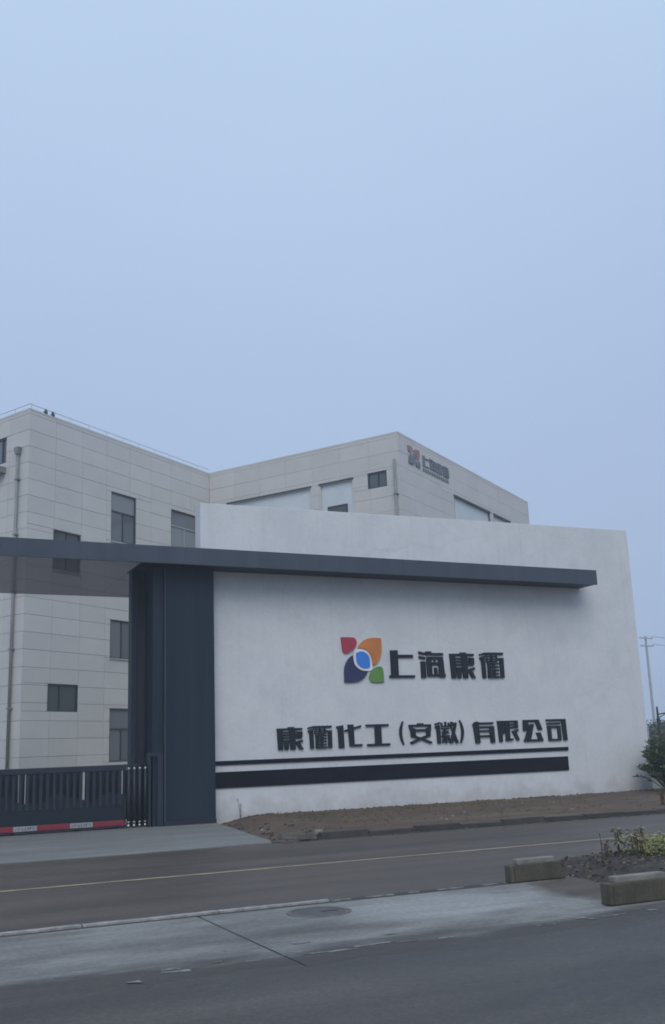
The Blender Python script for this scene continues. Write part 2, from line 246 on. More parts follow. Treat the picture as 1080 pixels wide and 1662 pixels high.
# ------------------------------------------------------------------ mesh helpers
class MB:
    def __init__(s): s.v = []; s.f = []
    def raw(s, vs, fs):
        k = len(s.v); s.v += [tuple(p) for p in vs]; s.f += [tuple(i+k for i in f) for f in fs]; return s
    def box(s, x0, x1, y0, y1, z0, z1):
        return s.raw([(x0,y0,z0),(x1,y0,z0),(x1,y1,z0),(x0,y1,z0),(x0,y0,z1),(x1,y0,z1),(x1,y1,z1),(x0,y1,z1)],
                     [(3,2,1,0),(4,5,6,7),(0,1,5,4),(1,2,6,5),(2,3,7,6),(3,0,4,7)])
    def prism(s, poly, y0, y1):            # polygon in x,z ; front at y0, back at y1
        a = sum(poly[i][0]*poly[(i+1) % len(poly)][1]-poly[(i+1) % len(poly)][0]*poly[i][1] for i in range(len(poly)))
        if a < 0: poly = poly[::-1]
        n = len(poly)
        return s.raw([(x, y0, z) for x, z in poly]+[(x, y1, z) for x, z in poly],
                     [tuple(range(n)), tuple(range(2*n-1, n-1, -1))]+[(i, i+n, (i+1) % n+n, (i+1) % n) for i in range(n)])
    def slab(s, poly, z0, z1):             # polygon in x,y
        a = sum(poly[i][0]*poly[(i+1) % len(poly)][1]-poly[(i+1) % len(poly)][0]*poly[i][1] for i in range(len(poly)))
        if a < 0: poly = poly[::-1]
        n = len(poly)
        return s.raw([(x, y, z1) for x, y in poly]+[(x, y, z0) for x, y in poly],
                     [tuple(range(n)), tuple(range(2*n-1, n-1, -1))]+[(i, i+n, (i+1) % n+n, (i+1) % n) for i in range(n)])
    def sheet(s, poly, z):
        a = sum(poly[i][0]*poly[(i+1) % len(poly)][1]-poly[(i+1) % len(poly)][0]*poly[i][1] for i in range(len(poly)))
        if a < 0: poly = poly[::-1]
        return s.raw([(x, y, z) for x, y in poly], [tuple(range(len(poly)))])
    def tube(s, pts, rad, n=8, caps=True):
        pts = [Vector(p) for p in pts]; k = len(s.v); m = len(pts)
        rr = rad if isinstance(rad, (list, tuple)) else [rad]*m
        for i, p in enumerate(pts):
            d = (pts[min(i+1, m-1)]-pts[max(i-1, 0)]).normalized()
            a = d.orthogonal().normalized() if i == 0 else (a-d*a.dot(d)).normalized()
            b = d.cross(a)
            for j in range(n):
                t = 2*math.pi*j/n; s.v.append(tuple(p+(a*math.cos(t)+b*math.sin(t))*rr[i]))
        for i in range(m-1):
            for j in range(n):
                s.f.append((k+i*n+j, k+i*n+(j+1) % n, k+(i+1)*n+(j+1) % n, k+(i+1)*n+j))
        if caps: s.f.append(tuple(k+j for j in range(n))[::-1]); s.f.append(tuple(k+(m-1)*n+j for j in range(n)))
        return s
    def leaf(s, p, d, L, wd, up=Vector((0, 0, 1)), droop=0.15):
        d = d.normalized(); sd_ = d.cross(up)
        if sd_.length < 1e-3: sd_ = Vector((1, 0, 0))
        sd_.normalize(); sd_ = (sd_*math.cos(random.uniform(-.9, .9))+d.cross(sd_)*math.sin(random.uniform(-.9, .9))).normalized()
        q = p+d*L*0.5; e = p+d*L-Vector((0, 0, droop*L))
        return s.raw([p, q+sd_*wd*0.5, e, q-sd_*wd*0.5], [(0, 1, 2), (0, 2, 3)])
    def mesh(s, name, bevel=0.0, smooth=False):
        me = bpy.data.meshes.new(name); me.from_pydata(s.v, [], s.f); me.update()
        if bevel:
            bm = bmesh.new(); bm.from_mesh(me)
            bmesh.ops.bevel(bm, geom=[e for e in bm.edges], offset=bevel, segments=2, profile=0.6, affect='EDGES', clamp_overlap=True)
            bm.to_mesh(me); bm.free()
        if smooth:
            for p in me.polygons: p.use_smooth = True
        return me

WM = {}
def link(name, data, m=None, parent=None, Mw=None):
    o = bpy.data.objects.new(name, data); C.objects.link(o)
    Mw = Mw or Matrix.Identity(4); WM[o.name] = Mw
    if data and m and not data.materials: data.materials.append(MATS[m])
    if parent:
        o.parent = parent; o.matrix_local = WM[parent.name].inverted() @ Mw
    else: o.matrix_local = Mw
    return o
def part(name, mb, m, parent=None, Mw=None, bevel=0.0, smooth=False):
    return link(name, mb.mesh(name, bevel, smooth), m, parent, Mw)
def tag(o, label=None, cat=None, group=None, kind=None):
    for k, v in (('label', label), ('category', cat), ('group', group), ('kind', kind)):
        if v: o[k] = v
    return o
def thing(name, loc, label, cat, group=None, rz=0.0):
    return tag(link(name, None, None, None, Matrix.Translation(loc) @ Matrix.Rotation(rz, 4, 'Z')), label, cat, group)
def structure(name, mb, m, label=None, cat=None, **k):
    return tag(part(name, mb, m, **k), label or None, None, None, 'structure')
def T(x, y, z=0, rz=0): return Matrix.Translation((x, y, z)) @ Matrix.Rotation(rz, 4, 'Z')
def ragged(p0, p1, amp, step=0.12, seed=0, scale=2.0):
    p0 = Vector(p0); p1 = Vector(p1); d = p1-p0; n = max(2, int(d.length/step)); nn = Vector((-d.y, d.x)).normalized()
    return [tuple(p0+d*i/n+nn*amp*(mnoise.noise(Vector(((p0+d*i/n).x*scale, (p0+d*i/n).y*scale, seed)))+0.5*mnoise.noise(Vector(((p0+d*i/n).x*scale*3, (p0+d*i/n).y*scale*3, seed+9))))) for i in range(n+1)]
def grid(x0, x1, y0, y1, step, zf):
    nx = max(1, int(round((x1-x0)/step))); ny = max(1, int(round((y1-y0)/step))); m = MB()
    vs_ = [(x0+(x1-x0)*i/nx, y0+(y1-y0)*j/ny) for j in range(ny+1) for i in range(nx+1)]
    m.raw([(x, y, zf(x, y)) for x, y in vs_], [(j*(nx+1)+i, j*(nx+1)+i+1, (j+1)*(nx+1)+i+1, (j+1)*(nx+1)+i) for j in range(ny) for i in range(nx)])
    return m

# ------------------------------------------------------------------ ground, road, pavements
structure('ground', MB().sheet([(-118, -58), (258, -58), (258, 298), (-118, 298)], -0.06), 'ground')
structure('road', MB().slab([(-110, 10.80), (250, 10.80), (250, 18.06), (-110, 18.06)], -0.05, 0.0), 'asphalt')
structure('parking_lot', MB().slab([(-60, -20), (60, -20), (60, 10.80), (-60, 10.80)], -0.05, -0.004), 'lot_asphalt')
# concrete strip in slabs between the road and the lot
strip = structure('concrete_strip', MB().sheet([(-40, 8.9), (6.4, 8.9), (6.4, 10.7), (-40, 10.7)], -0.001), 'joint')
def strip_slab(x0, x1, z, seed, open_right=False):
    top = [(x0, 10.79), (x1, 10.79)]
    low = ragged((x1, 8.1), (x0, 8.1), 0.1, seed=seed)
    if open_right:
        top = [(x0, 10.79), (8.2, 10.79)]; low = [(8.2, 8.45), (6.6, 8.25)]+ragged((6.5, 8.1), (x0, 8.0), 0.1, seed=seed)
    pts = top+low
    mb = MB().sheet(pts, z); k = len(low)
    lo2 = [(p[0], p[1]-0.45) for p in low]                       # near edge dips under the asphalt
    mb.raw([(p[0], p[1], z) for p in low]+[(p[0], p[1], -0.02) for p in lo2], [(i, i+1, k+i+1, k+i) for i in range(k-1)])
    o = part('slab', mb, 'concrete', strip)
    bm = bmesh.new(); bm.from_mesh(o.data); bmesh.ops.recalc_face_normals(bm, faces=bm.faces); bm.to_mesh(o.data); bm.free()
    for p in o.data.polygons:
        if p.normal.z < 0: p.flip()
    return o
xs = [-34, -28, -22, -16, -10.5, -6.0, -1.9, 3.2]
for i in range(len(xs)-1): strip_slab(xs[i]+0.014, xs[i+1]-0.012, 0.001, i)
strip_slab(3.212, 7, 0.001, 11, True)
# driveway in front of the gate, then the yard behind it
dw = structure('driveway', MB().sheet([(-30, 18.1), (7.0, 18.1), (7.0, 60), (-30, 60)], -0.012), 'joint')
for i, (x0, x1, y0, y1) in enumerate([(-30, -4.0, 18.07, 24), (-4.0, 1.0, 18.07, 24), (1.0, 7.62, 18.07, 24), (-30, -4, 24, 40), (-4, 1, 24, 40), (1, 7.62, 24, 36)]):
    if i == 2:
        pl = [(1.012, 18.07)]+ragged((1.1, 18.03), (6.75, 18.1), 0.05, seed=3)+[(6.9, 18.6), (7.1, 20.2), (7.35, 22.0), (7.6, 23.99), (1.012, 23.99)]
        part('slab', MB().slab(pl, -0.01, 0.012), 'driveway', dw)
    else: part('slab', MB().slab([(x0+.012, y0+.008), (x1-.012, y0+.008), (x1-.012, y1-.008), (x0+.012, y1-.008)], -0.01, 0.012), 'driveway', dw)
# paint
def paint(name, segs, y, wd, m, z, seed, amp=0.02, kind='structure'):
    b = MB()
    for q_, (x0, x1, dy) in enumerate(segs):
        lo = ragged((x0, y+dy-wd/2), (x1, y+dy-wd/2), amp, 0.09, seed, 4); hi = ragged((x1, y+dy+wd/2), (x0, y+dy+wd/2), amp, 0.09, seed+5, 4)
        b.sheet(lo+hi, z+0.00007*q_)
    return structure(name, b, m)
paint('centre_line', [(-60, 12.4, 0), (12.46, 60, 0)], 14.38, 0.10, 'yellow_paint', 0.004, 1, 0.015)
edge = structure('edge_line', MB().sheet([(-40, 10.78), (7.0, 10.78), (7.0, 10.98), (-40, 10.98)], 0.003), 'joint')
x = -30.0; k = 0
while x < 6.9:
    L_ = random.uniform(0.7, 1.5) if x < 4.6 else random.uniform(0.12, 0.35)
    gap = 0.015 if x < 4.6 else random.uniform(0.1, 0.3)
    wd = 0.10 if x < 4.6 else 0.055
    pl = ragged((x, 10.85), (x+L_, 10.85), 0.012, 0.08, k, 5)+ragged((x+L_, 10.85+wd), (x, 10.85+wd), 0.02, 0.08, k+3, 5)
    if random.random() < 0.3: k += 7
    part('kerb_edge', MB().slab(pl, 0.0, 0.022 if x < 4.6 else 0.010), 'worn_paint' if x < 4.6 else 'faint_paint', edge); x += L_+gap; k += 1
fr = []
for x0, x1 in ((2.15, 2.3), (2.72, 3.12), (3.3, 3.6), (3.62, 4.05), (4.0, 4.25), (4.6, 4.78), (5.5, 5.9), (5.95, 6.5), (6.52, 7.4), (7.5, 8.1), (8.2, 9.3), (9.4, 11)):
    for _q in range(3): a_ = random.uniform(x0, x1); fr.append((a_, a_+random.uniform(.06, .28), random.uniform(-.07, .07)))
paint('lot_line', fr, 8.33, 0.045, 'faint_paint', 0.0035, 21, 0.06)
paint('lot_line_scrap', [(3.45, 3.62, .45), (4.3, 4.42, .38), (1.85, 1.95, -.25), (2.62, 2.7, .1)], 8.33, 0.05, 'faint_paint', 0.0065, 31, 0.05)

# verge of bare earth in front of the sign wall
def vz(x, y):
    t = min(1, max(0, (y-18.2)/6)); z = 0.072+0.035*t+0.02*mnoise.noise(Vector((x*.7, y*.7, 1)))+0.018*mnoise.noise(Vector((x*2.6, y*2.6, 4)))+0.010*mnoise.noise(Vector((x*7, y*7, 2)))
    edge = 7.0+(y-18.2)*0.10
    f = min(1, max(0, (x-edge)/1.1)); return -0.05+(z+0.05)*(f*f*(3-2*f))
structure('verge', grid(6.9, 46, 18.19, 24.6, 0.13, vz), 'earth', smooth=True)
structure('far_verge', grid(46, 200, 18.19, 26, 1.0, lambda x, y: 0.1+0.05*mnoise.noise(Vector((x*.7, y*.7, 1)))), 'earth', smooth=True)
kerb = structure('kerb', MB().box(7.62, 60, 18.07, 18.19, -0.04, 0.05), 'kerb_stone')
ks = MB().box(0, 0.98, 0, 0.15, -0.05, 0.115).mesh('kerb_stone', 0.015)
x = 7.72; i = 0
while x < 46:
    link('kerb_stone', ks, 'kerb_stone', kerb, T(x, 18.055-(x-7.7)*0.0+random.uniform(-.015, .015), random.uniform(-.03, .012), random.uniform(-.018, .018)) @ Matrix.Rotation(random.uniform(-.012, .012), 4, 'Y')); x += 1.0; i += 1
bk = thing('broken_kerb_stone', (7.32, 18.2, 0.05), 'pale broken kerb stone tipped over at the corner of the earth verge', 'kerb stone', rz=-0.1)
part('stone', MB().slab([(-.36, -.13), (.3, -.15), (.37, .02), (.28, .15), (-.30, .14), (-.38, .03)], -0.03, 0.085), 'stone_grey', bk, WM[bk.name] @ Matrix.Rotation(0.07, 4, 'Y') @ Matrix.Rotation(-.06, 4, 'X'), bevel=0.02)
part('chip', MB().slab([(-.1, -.05), (.08, -.06), (.1, .05), (-.06, .07)], -0.01, 0.06), 'pale_stone', bk, T(7.78, 18.3, 0.1, .6), bevel=0.012)
# rubble and litter
def rubble(name, n, xr, yr, size, m, zf, seed, label):
    random.seed(seed); b = MB()
    for _ in range(n):
        x, y = random.uniform(*xr), random.uniform(*yr); r = random.uniform(*size); z = zf(x, y); a0 = random.random()*6
        k = random.choice((4, 5, 6)); ring = [(x+r*random.uniform(.7, 1.2)*math.cos(a0+6.283*i/k), y+r*random.uniform(.6, 1.1)*math.sin(a0+6.283*i/k)) for i in range(k)]
        h_ = r*random.uniform(.4, .9)
        b.raw([(p, q, z-.01) for p, q in ring]+[(x+(p-x)*.7, y+(q-y)*.7, z+h_) for p, q in ring], [tuple(range(k, 2*k))]+[(i, (i+1) % k, k+(i+1) % k, k+i) for i in range(k)])
    return tag(part(name, b, m), label, 'rubble', None, 'stuff')
rubble('verge_rubble', 260, (7.4, 30), (18.4, 24.2), (.012, .045), 'earth', vz, 1, 'small clods and stones scattered over the earth verge')
rubble('pale_rubble', 60, (7.6, 28), (18.5, 24.1), (.015, .04), 'pale_stone', vz, 2, 'few pale stones lying on the brown earth verge')
rubble('corner_rubble', 55, (7.2, 8.2), (18.5, 23.6), (.02, .06), 'kerb_stone', vz, 3, 'grey broken rubble at the left end of the verge')
rubble('wall_foot_rubble', 520, (7.6, 21), (24.1, 24.38), (.01, .035), 'earth', vz, 4, 'ridge of clods along the foot of the white wall')
random.seed(5)
lit = [(11.6, 19.9), (12.05, 19.75), (14.4, 19.4), (18.9, 20.6)]
for i, (x, y) in enumerate(lit):
    pts = [(x+random.uniform(.03, .06)*math.cos(a), y+random.uniform(.03, .06)*math.sin(a)) for a in (0.2, 1.2, 2.4, 3.5, 4.6, 5.5)]
    tag(part('white_stone', MB().slab(pts, vz(x, y)-0.01, vz(x, y)+random.uniform(.03, .05)), 'pale_stone', bevel=0.008),
        ['left one of two neighbouring white stones on the earth verge', 'right one of two neighbouring white stones on the earth verge', 'single white stone on the verge below the right end of the stripes', 'flat white scrap on the verge near the right end of the wall'][i], 'stone')
rubble('road_grit', 700, (-3, 20), (17.6, 18.04), (.006, .02), 'stone_grey', lambda x, y: 0.008 if x > 7.0 and random.random() < (y-17.5)*2 else -0.05, 6, 'fine grit lying along the foot of the kerb')
# grass tufts on the verge
b = MB()
for _ in range(520):
    x = random.choice((random.gauss(9.6, .8), random.uniform(7.6, 24), random.gauss(13.4, 1.0))); y = random.choice((random.gauss(23.2, .5), random.uniform(19, 24.3)))
    if x < 7.5 or y > 24.35: continue
    for _ in range(5):
        p = Vector((x+random.gauss(0, .05), y+random.gauss(0, .05), vz(x, y)-.005)); b.leaf(p, Vector((random.gauss(0, .5), random.gauss(0, .5), 1)), random.uniform(.03, .10), .012, droop=.3)
tag(part('verge_grass', b, 'grass'), 'sparse yellowish grass tufts on the earth verge below the sign wall', 'grass', None, 'stuff')

# ------------------------------------------------------------------ office building behind
A = [Vector((3.679, 37.496)), Vector((4.54, 35.905)), Vector((13.274, 42.551)), Vector((18.582, 34.397)), Vector((31.023, 43.373))]
d0 = (A[0]-A[1]).normalized(); P0 = A[1]+d0*25; A5 = Vector((19.2, 59.6))
ROOF = 13.9
bld = thing('office_building', (A[1].x, A[1].y, 0), 'pale panel clad L-shaped office building with flat roof behind the gate', 'building')
def inset(poly, d):
    o = []
    n = len(poly)
    for i in range(n):
        a, b_, c = poly[i-1], poly[i], poly[(i+1) % n]
        u = (b_-a).normalized(); v = (c-b_).normalized(); nu = Vector((-u.y, u.x)); nv = Vector((-v.y, v.x))
        k = (nu+nv); k = k*(d/(k.dot(nu))); o.append(b_+k)
    return o
foot = [P0, A[1], A[2], A[3], A[4], A5]
part('core_wall', MB().slab([tuple(p) for p in inset(foot, 0.13)], 0, ROOF-0.12), 'core', bld)
part('roof_coping', MB().slab([tuple(p) for p in inset(foot, -0.004)], ROOF-0.072, ROOF), 'cladding', bld)
def frame(a, b_):
    u = (b_-a).normalized(); return Matrix(((u.x, -u.y, 0, a.x), (u.y, u.x, 0, a.y), (0, 0, 1, 0), (0, 0, 0, 1))), (b_-a).length
FL, lenL = frame(P0, A[1]); FR, lenR = frame(A[1], A[2]); F2, len2 = frame(A[2], A[3]); F3, len3 = frame(A[3], A[4])
JT = 0.005                                   # half joint
PM = {}
npanel = 0; rest = {}
def panels(F, cols, rows, holes, visible, key):
    global npanel
    JT = 0.0032 if key in '23' else 0.005
    for i in range(len(cols)-1):
        for j in range(len(rows)-1):
            x0, x1, z0, z1 = cols[i], cols[i+1], rows[j], rows[j+1]
            pieces = [(x0, x1, z0, z1)]
            for (hx0, hx1, hz0, hz1) in holes:
                nx = []
                for (a, b_, c, d) in pieces:
                    if hx1 <= a+.01 or hx0 >= b_-.01 or hz1 <= c+.01 or hz0 >= d-.01: nx.append((a, b_, c, d)); continue
                    if hz0 > c+.03: nx.append((a, b_, c, hz0))
                    if hz1 < d-.03: nx.append((a, b_, hz1, d))
                    if hx0 > a+.03: nx.append((a, hx0, max(c, hz0), min(d, hz1)))
                    if hx1 < b_-.03: nx.append((hx1, b_, max(c, hz0), min(d, hz1)))
                pieces = nx
            for (a, b_, c, d) in pieces:
                W_, H_ = round(b_-a, 3), round(d-c, 3)
                if visible(a, b_, c, d) and npanel < 300:
                    if (W_, H_, JT) not in PM: PM[(W_, H_, JT)] = MB().box(JT, W_-JT, 0, 0.05, JT, H_-JT).mesh('panel', 0.004)
                    link('panel', PM[(W_, H_, JT)], 'cladding', bld, F @ Matrix.Translation((a, random.uniform(-.003, .003), c))); npanel += 1
                else: rest.setdefault(key, (F, MB()))[1].box(a+JT, b_-JT, 0, 0.05, c+JT, d-JT)
rows = [0.0, 0.5]+[0.5+0.6*k for k in range(1, 23)]+[ROOF-0.075]
def window(F, s0, s1, z0, z1, transom=None, mull=(), pane='pane_dark', top_pane=None, frame_m='dark_alu', sill=True, fw=0.05, bar_m=None):
    bar_m = bar_m or frame_m
    m = MB(); y0, y1 = 0.025, 0.12
    m.box(s0, s0+fw, y0, y1, z0, z1).box(s1-fw, s1, y0, y1, z0, z1).box(s0+fw, s1-fw, y0, y1, z1-fw, z1).box(s0+fw, s1-fw, y0, y1, z0, z0+fw)
    wdw = part('window', m, frame_m, bld, F)
    zt = transom if transom else z1-fw
    if transom:
        part('transom', MB().box(s0+fw, s1-fw, y0+.006, y1-.02, transom-fw*.5, transom+fw*.5), bar_m, wdw, F)
        part('pane', MB().box(s0+fw, s1-fw, .075, .09, transom+fw*.5, z1-fw), top_pane or pane, wdw, F)
        zt = transom-fw*.5
    xs_ = [s0+fw]+[q for mm in mull for q in (mm-fw*.4, mm+fw*.4)]+[s1-fw]
    for q in range(0, len(xs_), 2):
        part('pane', MB().box(xs_[q], xs_[q+1], .075+.004*q, .09+.004*q, z0+fw, zt), pane if q == 0 or pane != 'pane_mid' else 'pane_dull', wdw, F)
    for mm in mull: part('mullion', MB().box(mm-fw*.4, mm+fw*.4, y0+.009, y1-.02, z0+fw, zt), bar_m, wdw, F)
    if sill: part('sill', MB().box(s0-.03, s1+.03, -0.05, 0.02, z0-.05, z0-.003), 'coping', wdw, F)
    return (s0, s1, z0, z1)
holesR = [window(FR, 4.42, 5.92, 9.76, 11.72, 10.96, (5.16,), 'pane_mid', 'pane_light'),
          window(FR, 8.19, 10.10, 9.76, 11.72, 11.03, (9.15,), 'pane_light', 'pane_mid', 'dark_alu', bar_m='light_alu'),
          window(FR, 1.33, 2.76, 8.22, 9.68, None, (2.05,), 'pane_dark'),
          window(FR, 4.44, 5.94, 5.24, 6.70, None, (5.14,), 'pane_mid'),
          window(FR, 1.24, 2.78, 3.22, 4.17, None, (1.88,), 'pane_green', sill=False),
          window(FR, 4.47, 5.97, 1.42, 3.37, 2.62, (5.18,), 'pane_mid', 'pane_mid', sill=False)]
panels(FR, [0, 1.36, 2.77, 4.14, 5.52, 6.85, 8.19, 9.56, lenR], rows, holesR, lambda a, b_, c, d: d > 1.25 and (a < 6.6 or c > 7.2), 'r')
hl = [window(FL, lenL-2.75, lenL-1.33, 12.13, 13.09, None, (lenL-1.62,), 'pane_mid', sill=False)]
part('window_ledge', MB().box(lenL-2.85, lenL-1.30, -0.35, 0.02, 11.72, 11.95), 'pipe', bld, FL, bevel=0.01)
panels(FL, [lenL-24.6+1.38*k for k in range(0, 18)]+[lenL], rows, hl, lambda a, b_, c, d: a > lenL-2.5 and d > 1.25, 'l')
def recess(F, s0, s1, z0, z1):
    m = MB().box(s0, s1, 0.105, 0.13, z0, z1)
    r_ = part('recess_panel', m, 'recess_paint', bld, F)
    f = 0.05
    part('reveal_frame', MB().box(s0, s1, 0.0, 0.10, z1-f, z1).box(s0, s0+f, 0.012, 0.10, z0, z1-f).box(s1-f, s1, 0.012, 0.10, z0, z1-f), 'core' if F is F3 else 'cladding', r_, F)
    part('top_reveal', MB().box(s0-.02, s1+.02, -0.03, 0.0, z1-.03, z1+.03), 'dark_alu', r_, F)
    return (s0, s1, z0, z1)
h2 = [recess(F2, 1.0, 5.48, 9.0, 12.32), recess(F2, 5.90, 7.56, 9.0, 12.33), window(F2, 8.25, 9.14, 11.74, 12.40, None, (8.72,), 'pane_dark', sill=False)]
wr = part('window', MB().box(6.25, 7.2, 0.05, 0.115, 10.2, 10.25).box(6.25, 7.2, 0.05, 0.115, 11.29, 11.34).box(6.25, 6.3, 0.05, 0.115, 10.25, 11.29).box(7.15, 7.2, 0.05, 0.115, 10.25, 11.29), 'dark_alu', bld, F2)
part('pane', MB().box(6.3, 7.15, 0.08, 0.1, 10.25, 11.29), 'pane_dark', wr, F2)
panels(F2, [0]+[len2-1.38*k for k in range(6, -1, -1)], rows, h2, lambda a, b_, c, d: d > 10.4, '2')
h3 = [recess(F3, 5.38, 9.7, 9.0, 12.32), recess(F3, 10.1, 12.4, 9.0, 12.32)]
panels(F3, [1.38*k for k in range(0, 11)]+[len3], rows, h3, lambda a, b_, c, d: d > 11.0, '3')
print('panels', npanel)
for k, (F, mb) in rest.items():
    tag(part('cladding_rest', mb, 'cladding', bld, F), kind='stuff')
# downpipes
def downpipe(F, s, z0, z1, hopper=True):
    m = MB().tube([(s, -0.09, z0), (s, -0.09, z1)], 0.055, 8)
    p = part('downpipe', m, 'pipe', bld, F, smooth=True)
    if hopper: part('hopper', MB().prism([(s-.07, z1-.05), (s+.07, z1-.05), (s+.13, z1+.2), (s-.13, z1+.2)], -0.18, -0.01), 'pipe', p, F)
    z = z0+1
    br = MB()
    while z < z1: br.box(s-.085, s+.085, -0.15, -0.002, z, z+.05); z += 2.0
    part('bracket', br, 'pipe', p, F)
downpipe(FL, lenL-0.50, 0.3, 12.3); downpipe(F2, len2-0.16, 0.3, 12.75, False)
# lightning conductor along the roof edge
def conductor(F, s0, s1):
    o = part('lightning_conductor', MB().tube([(s0, 0.02, ROOF+.16), (s1, 0.02, ROOF+.16)], 0.011, 6), 'light_alu', bld, F)
    m = MB(); s = s0+.1
    while s < s1: m.tube([(s, .02, ROOF-.01), (s, .02, ROOF+.16)], 0.008, 5); s += 1.0
    part('conductor_post', m, 'light_alu', o, F)
conductor(FL, lenL-12, lenL); conductor(FR, 0, lenR)
for s in (0.80, 1.16): part('roof_lamp', MB().box(s-.05, s+.05, -.03, .07, ROOF, ROOF+.10).tube([(s, .02, ROOF+.1), (s, .02, ROOF+.17)], 0.035, 8), 'dark_alu', bld, FR)

# ------------------------------------------------------------------ sign wall
WY = 24.40
swall = thing('sign_wall', (7.36, WY, 0), 'tall white plastered sign wall with dark stripes along its foot', 'wall')
bm_ = MB().box(7.36, 21.04, WY, WY+0.45, -0.05, 7.87)
part('wall_body', bm_, 'plaster', swall, bevel=0.012)
part('thin_stripe', MB().box(7.61, 18.13, WY-0.035, WY-0.001, 1.325, 1.425), 'stripe', swall, bevel=0.003)
part('thick_stripe', MB().box(7.61, 18.09, WY-0.035, WY-0.001, 0.785, 1.165), 'stripe', swall, bevel=0.003)

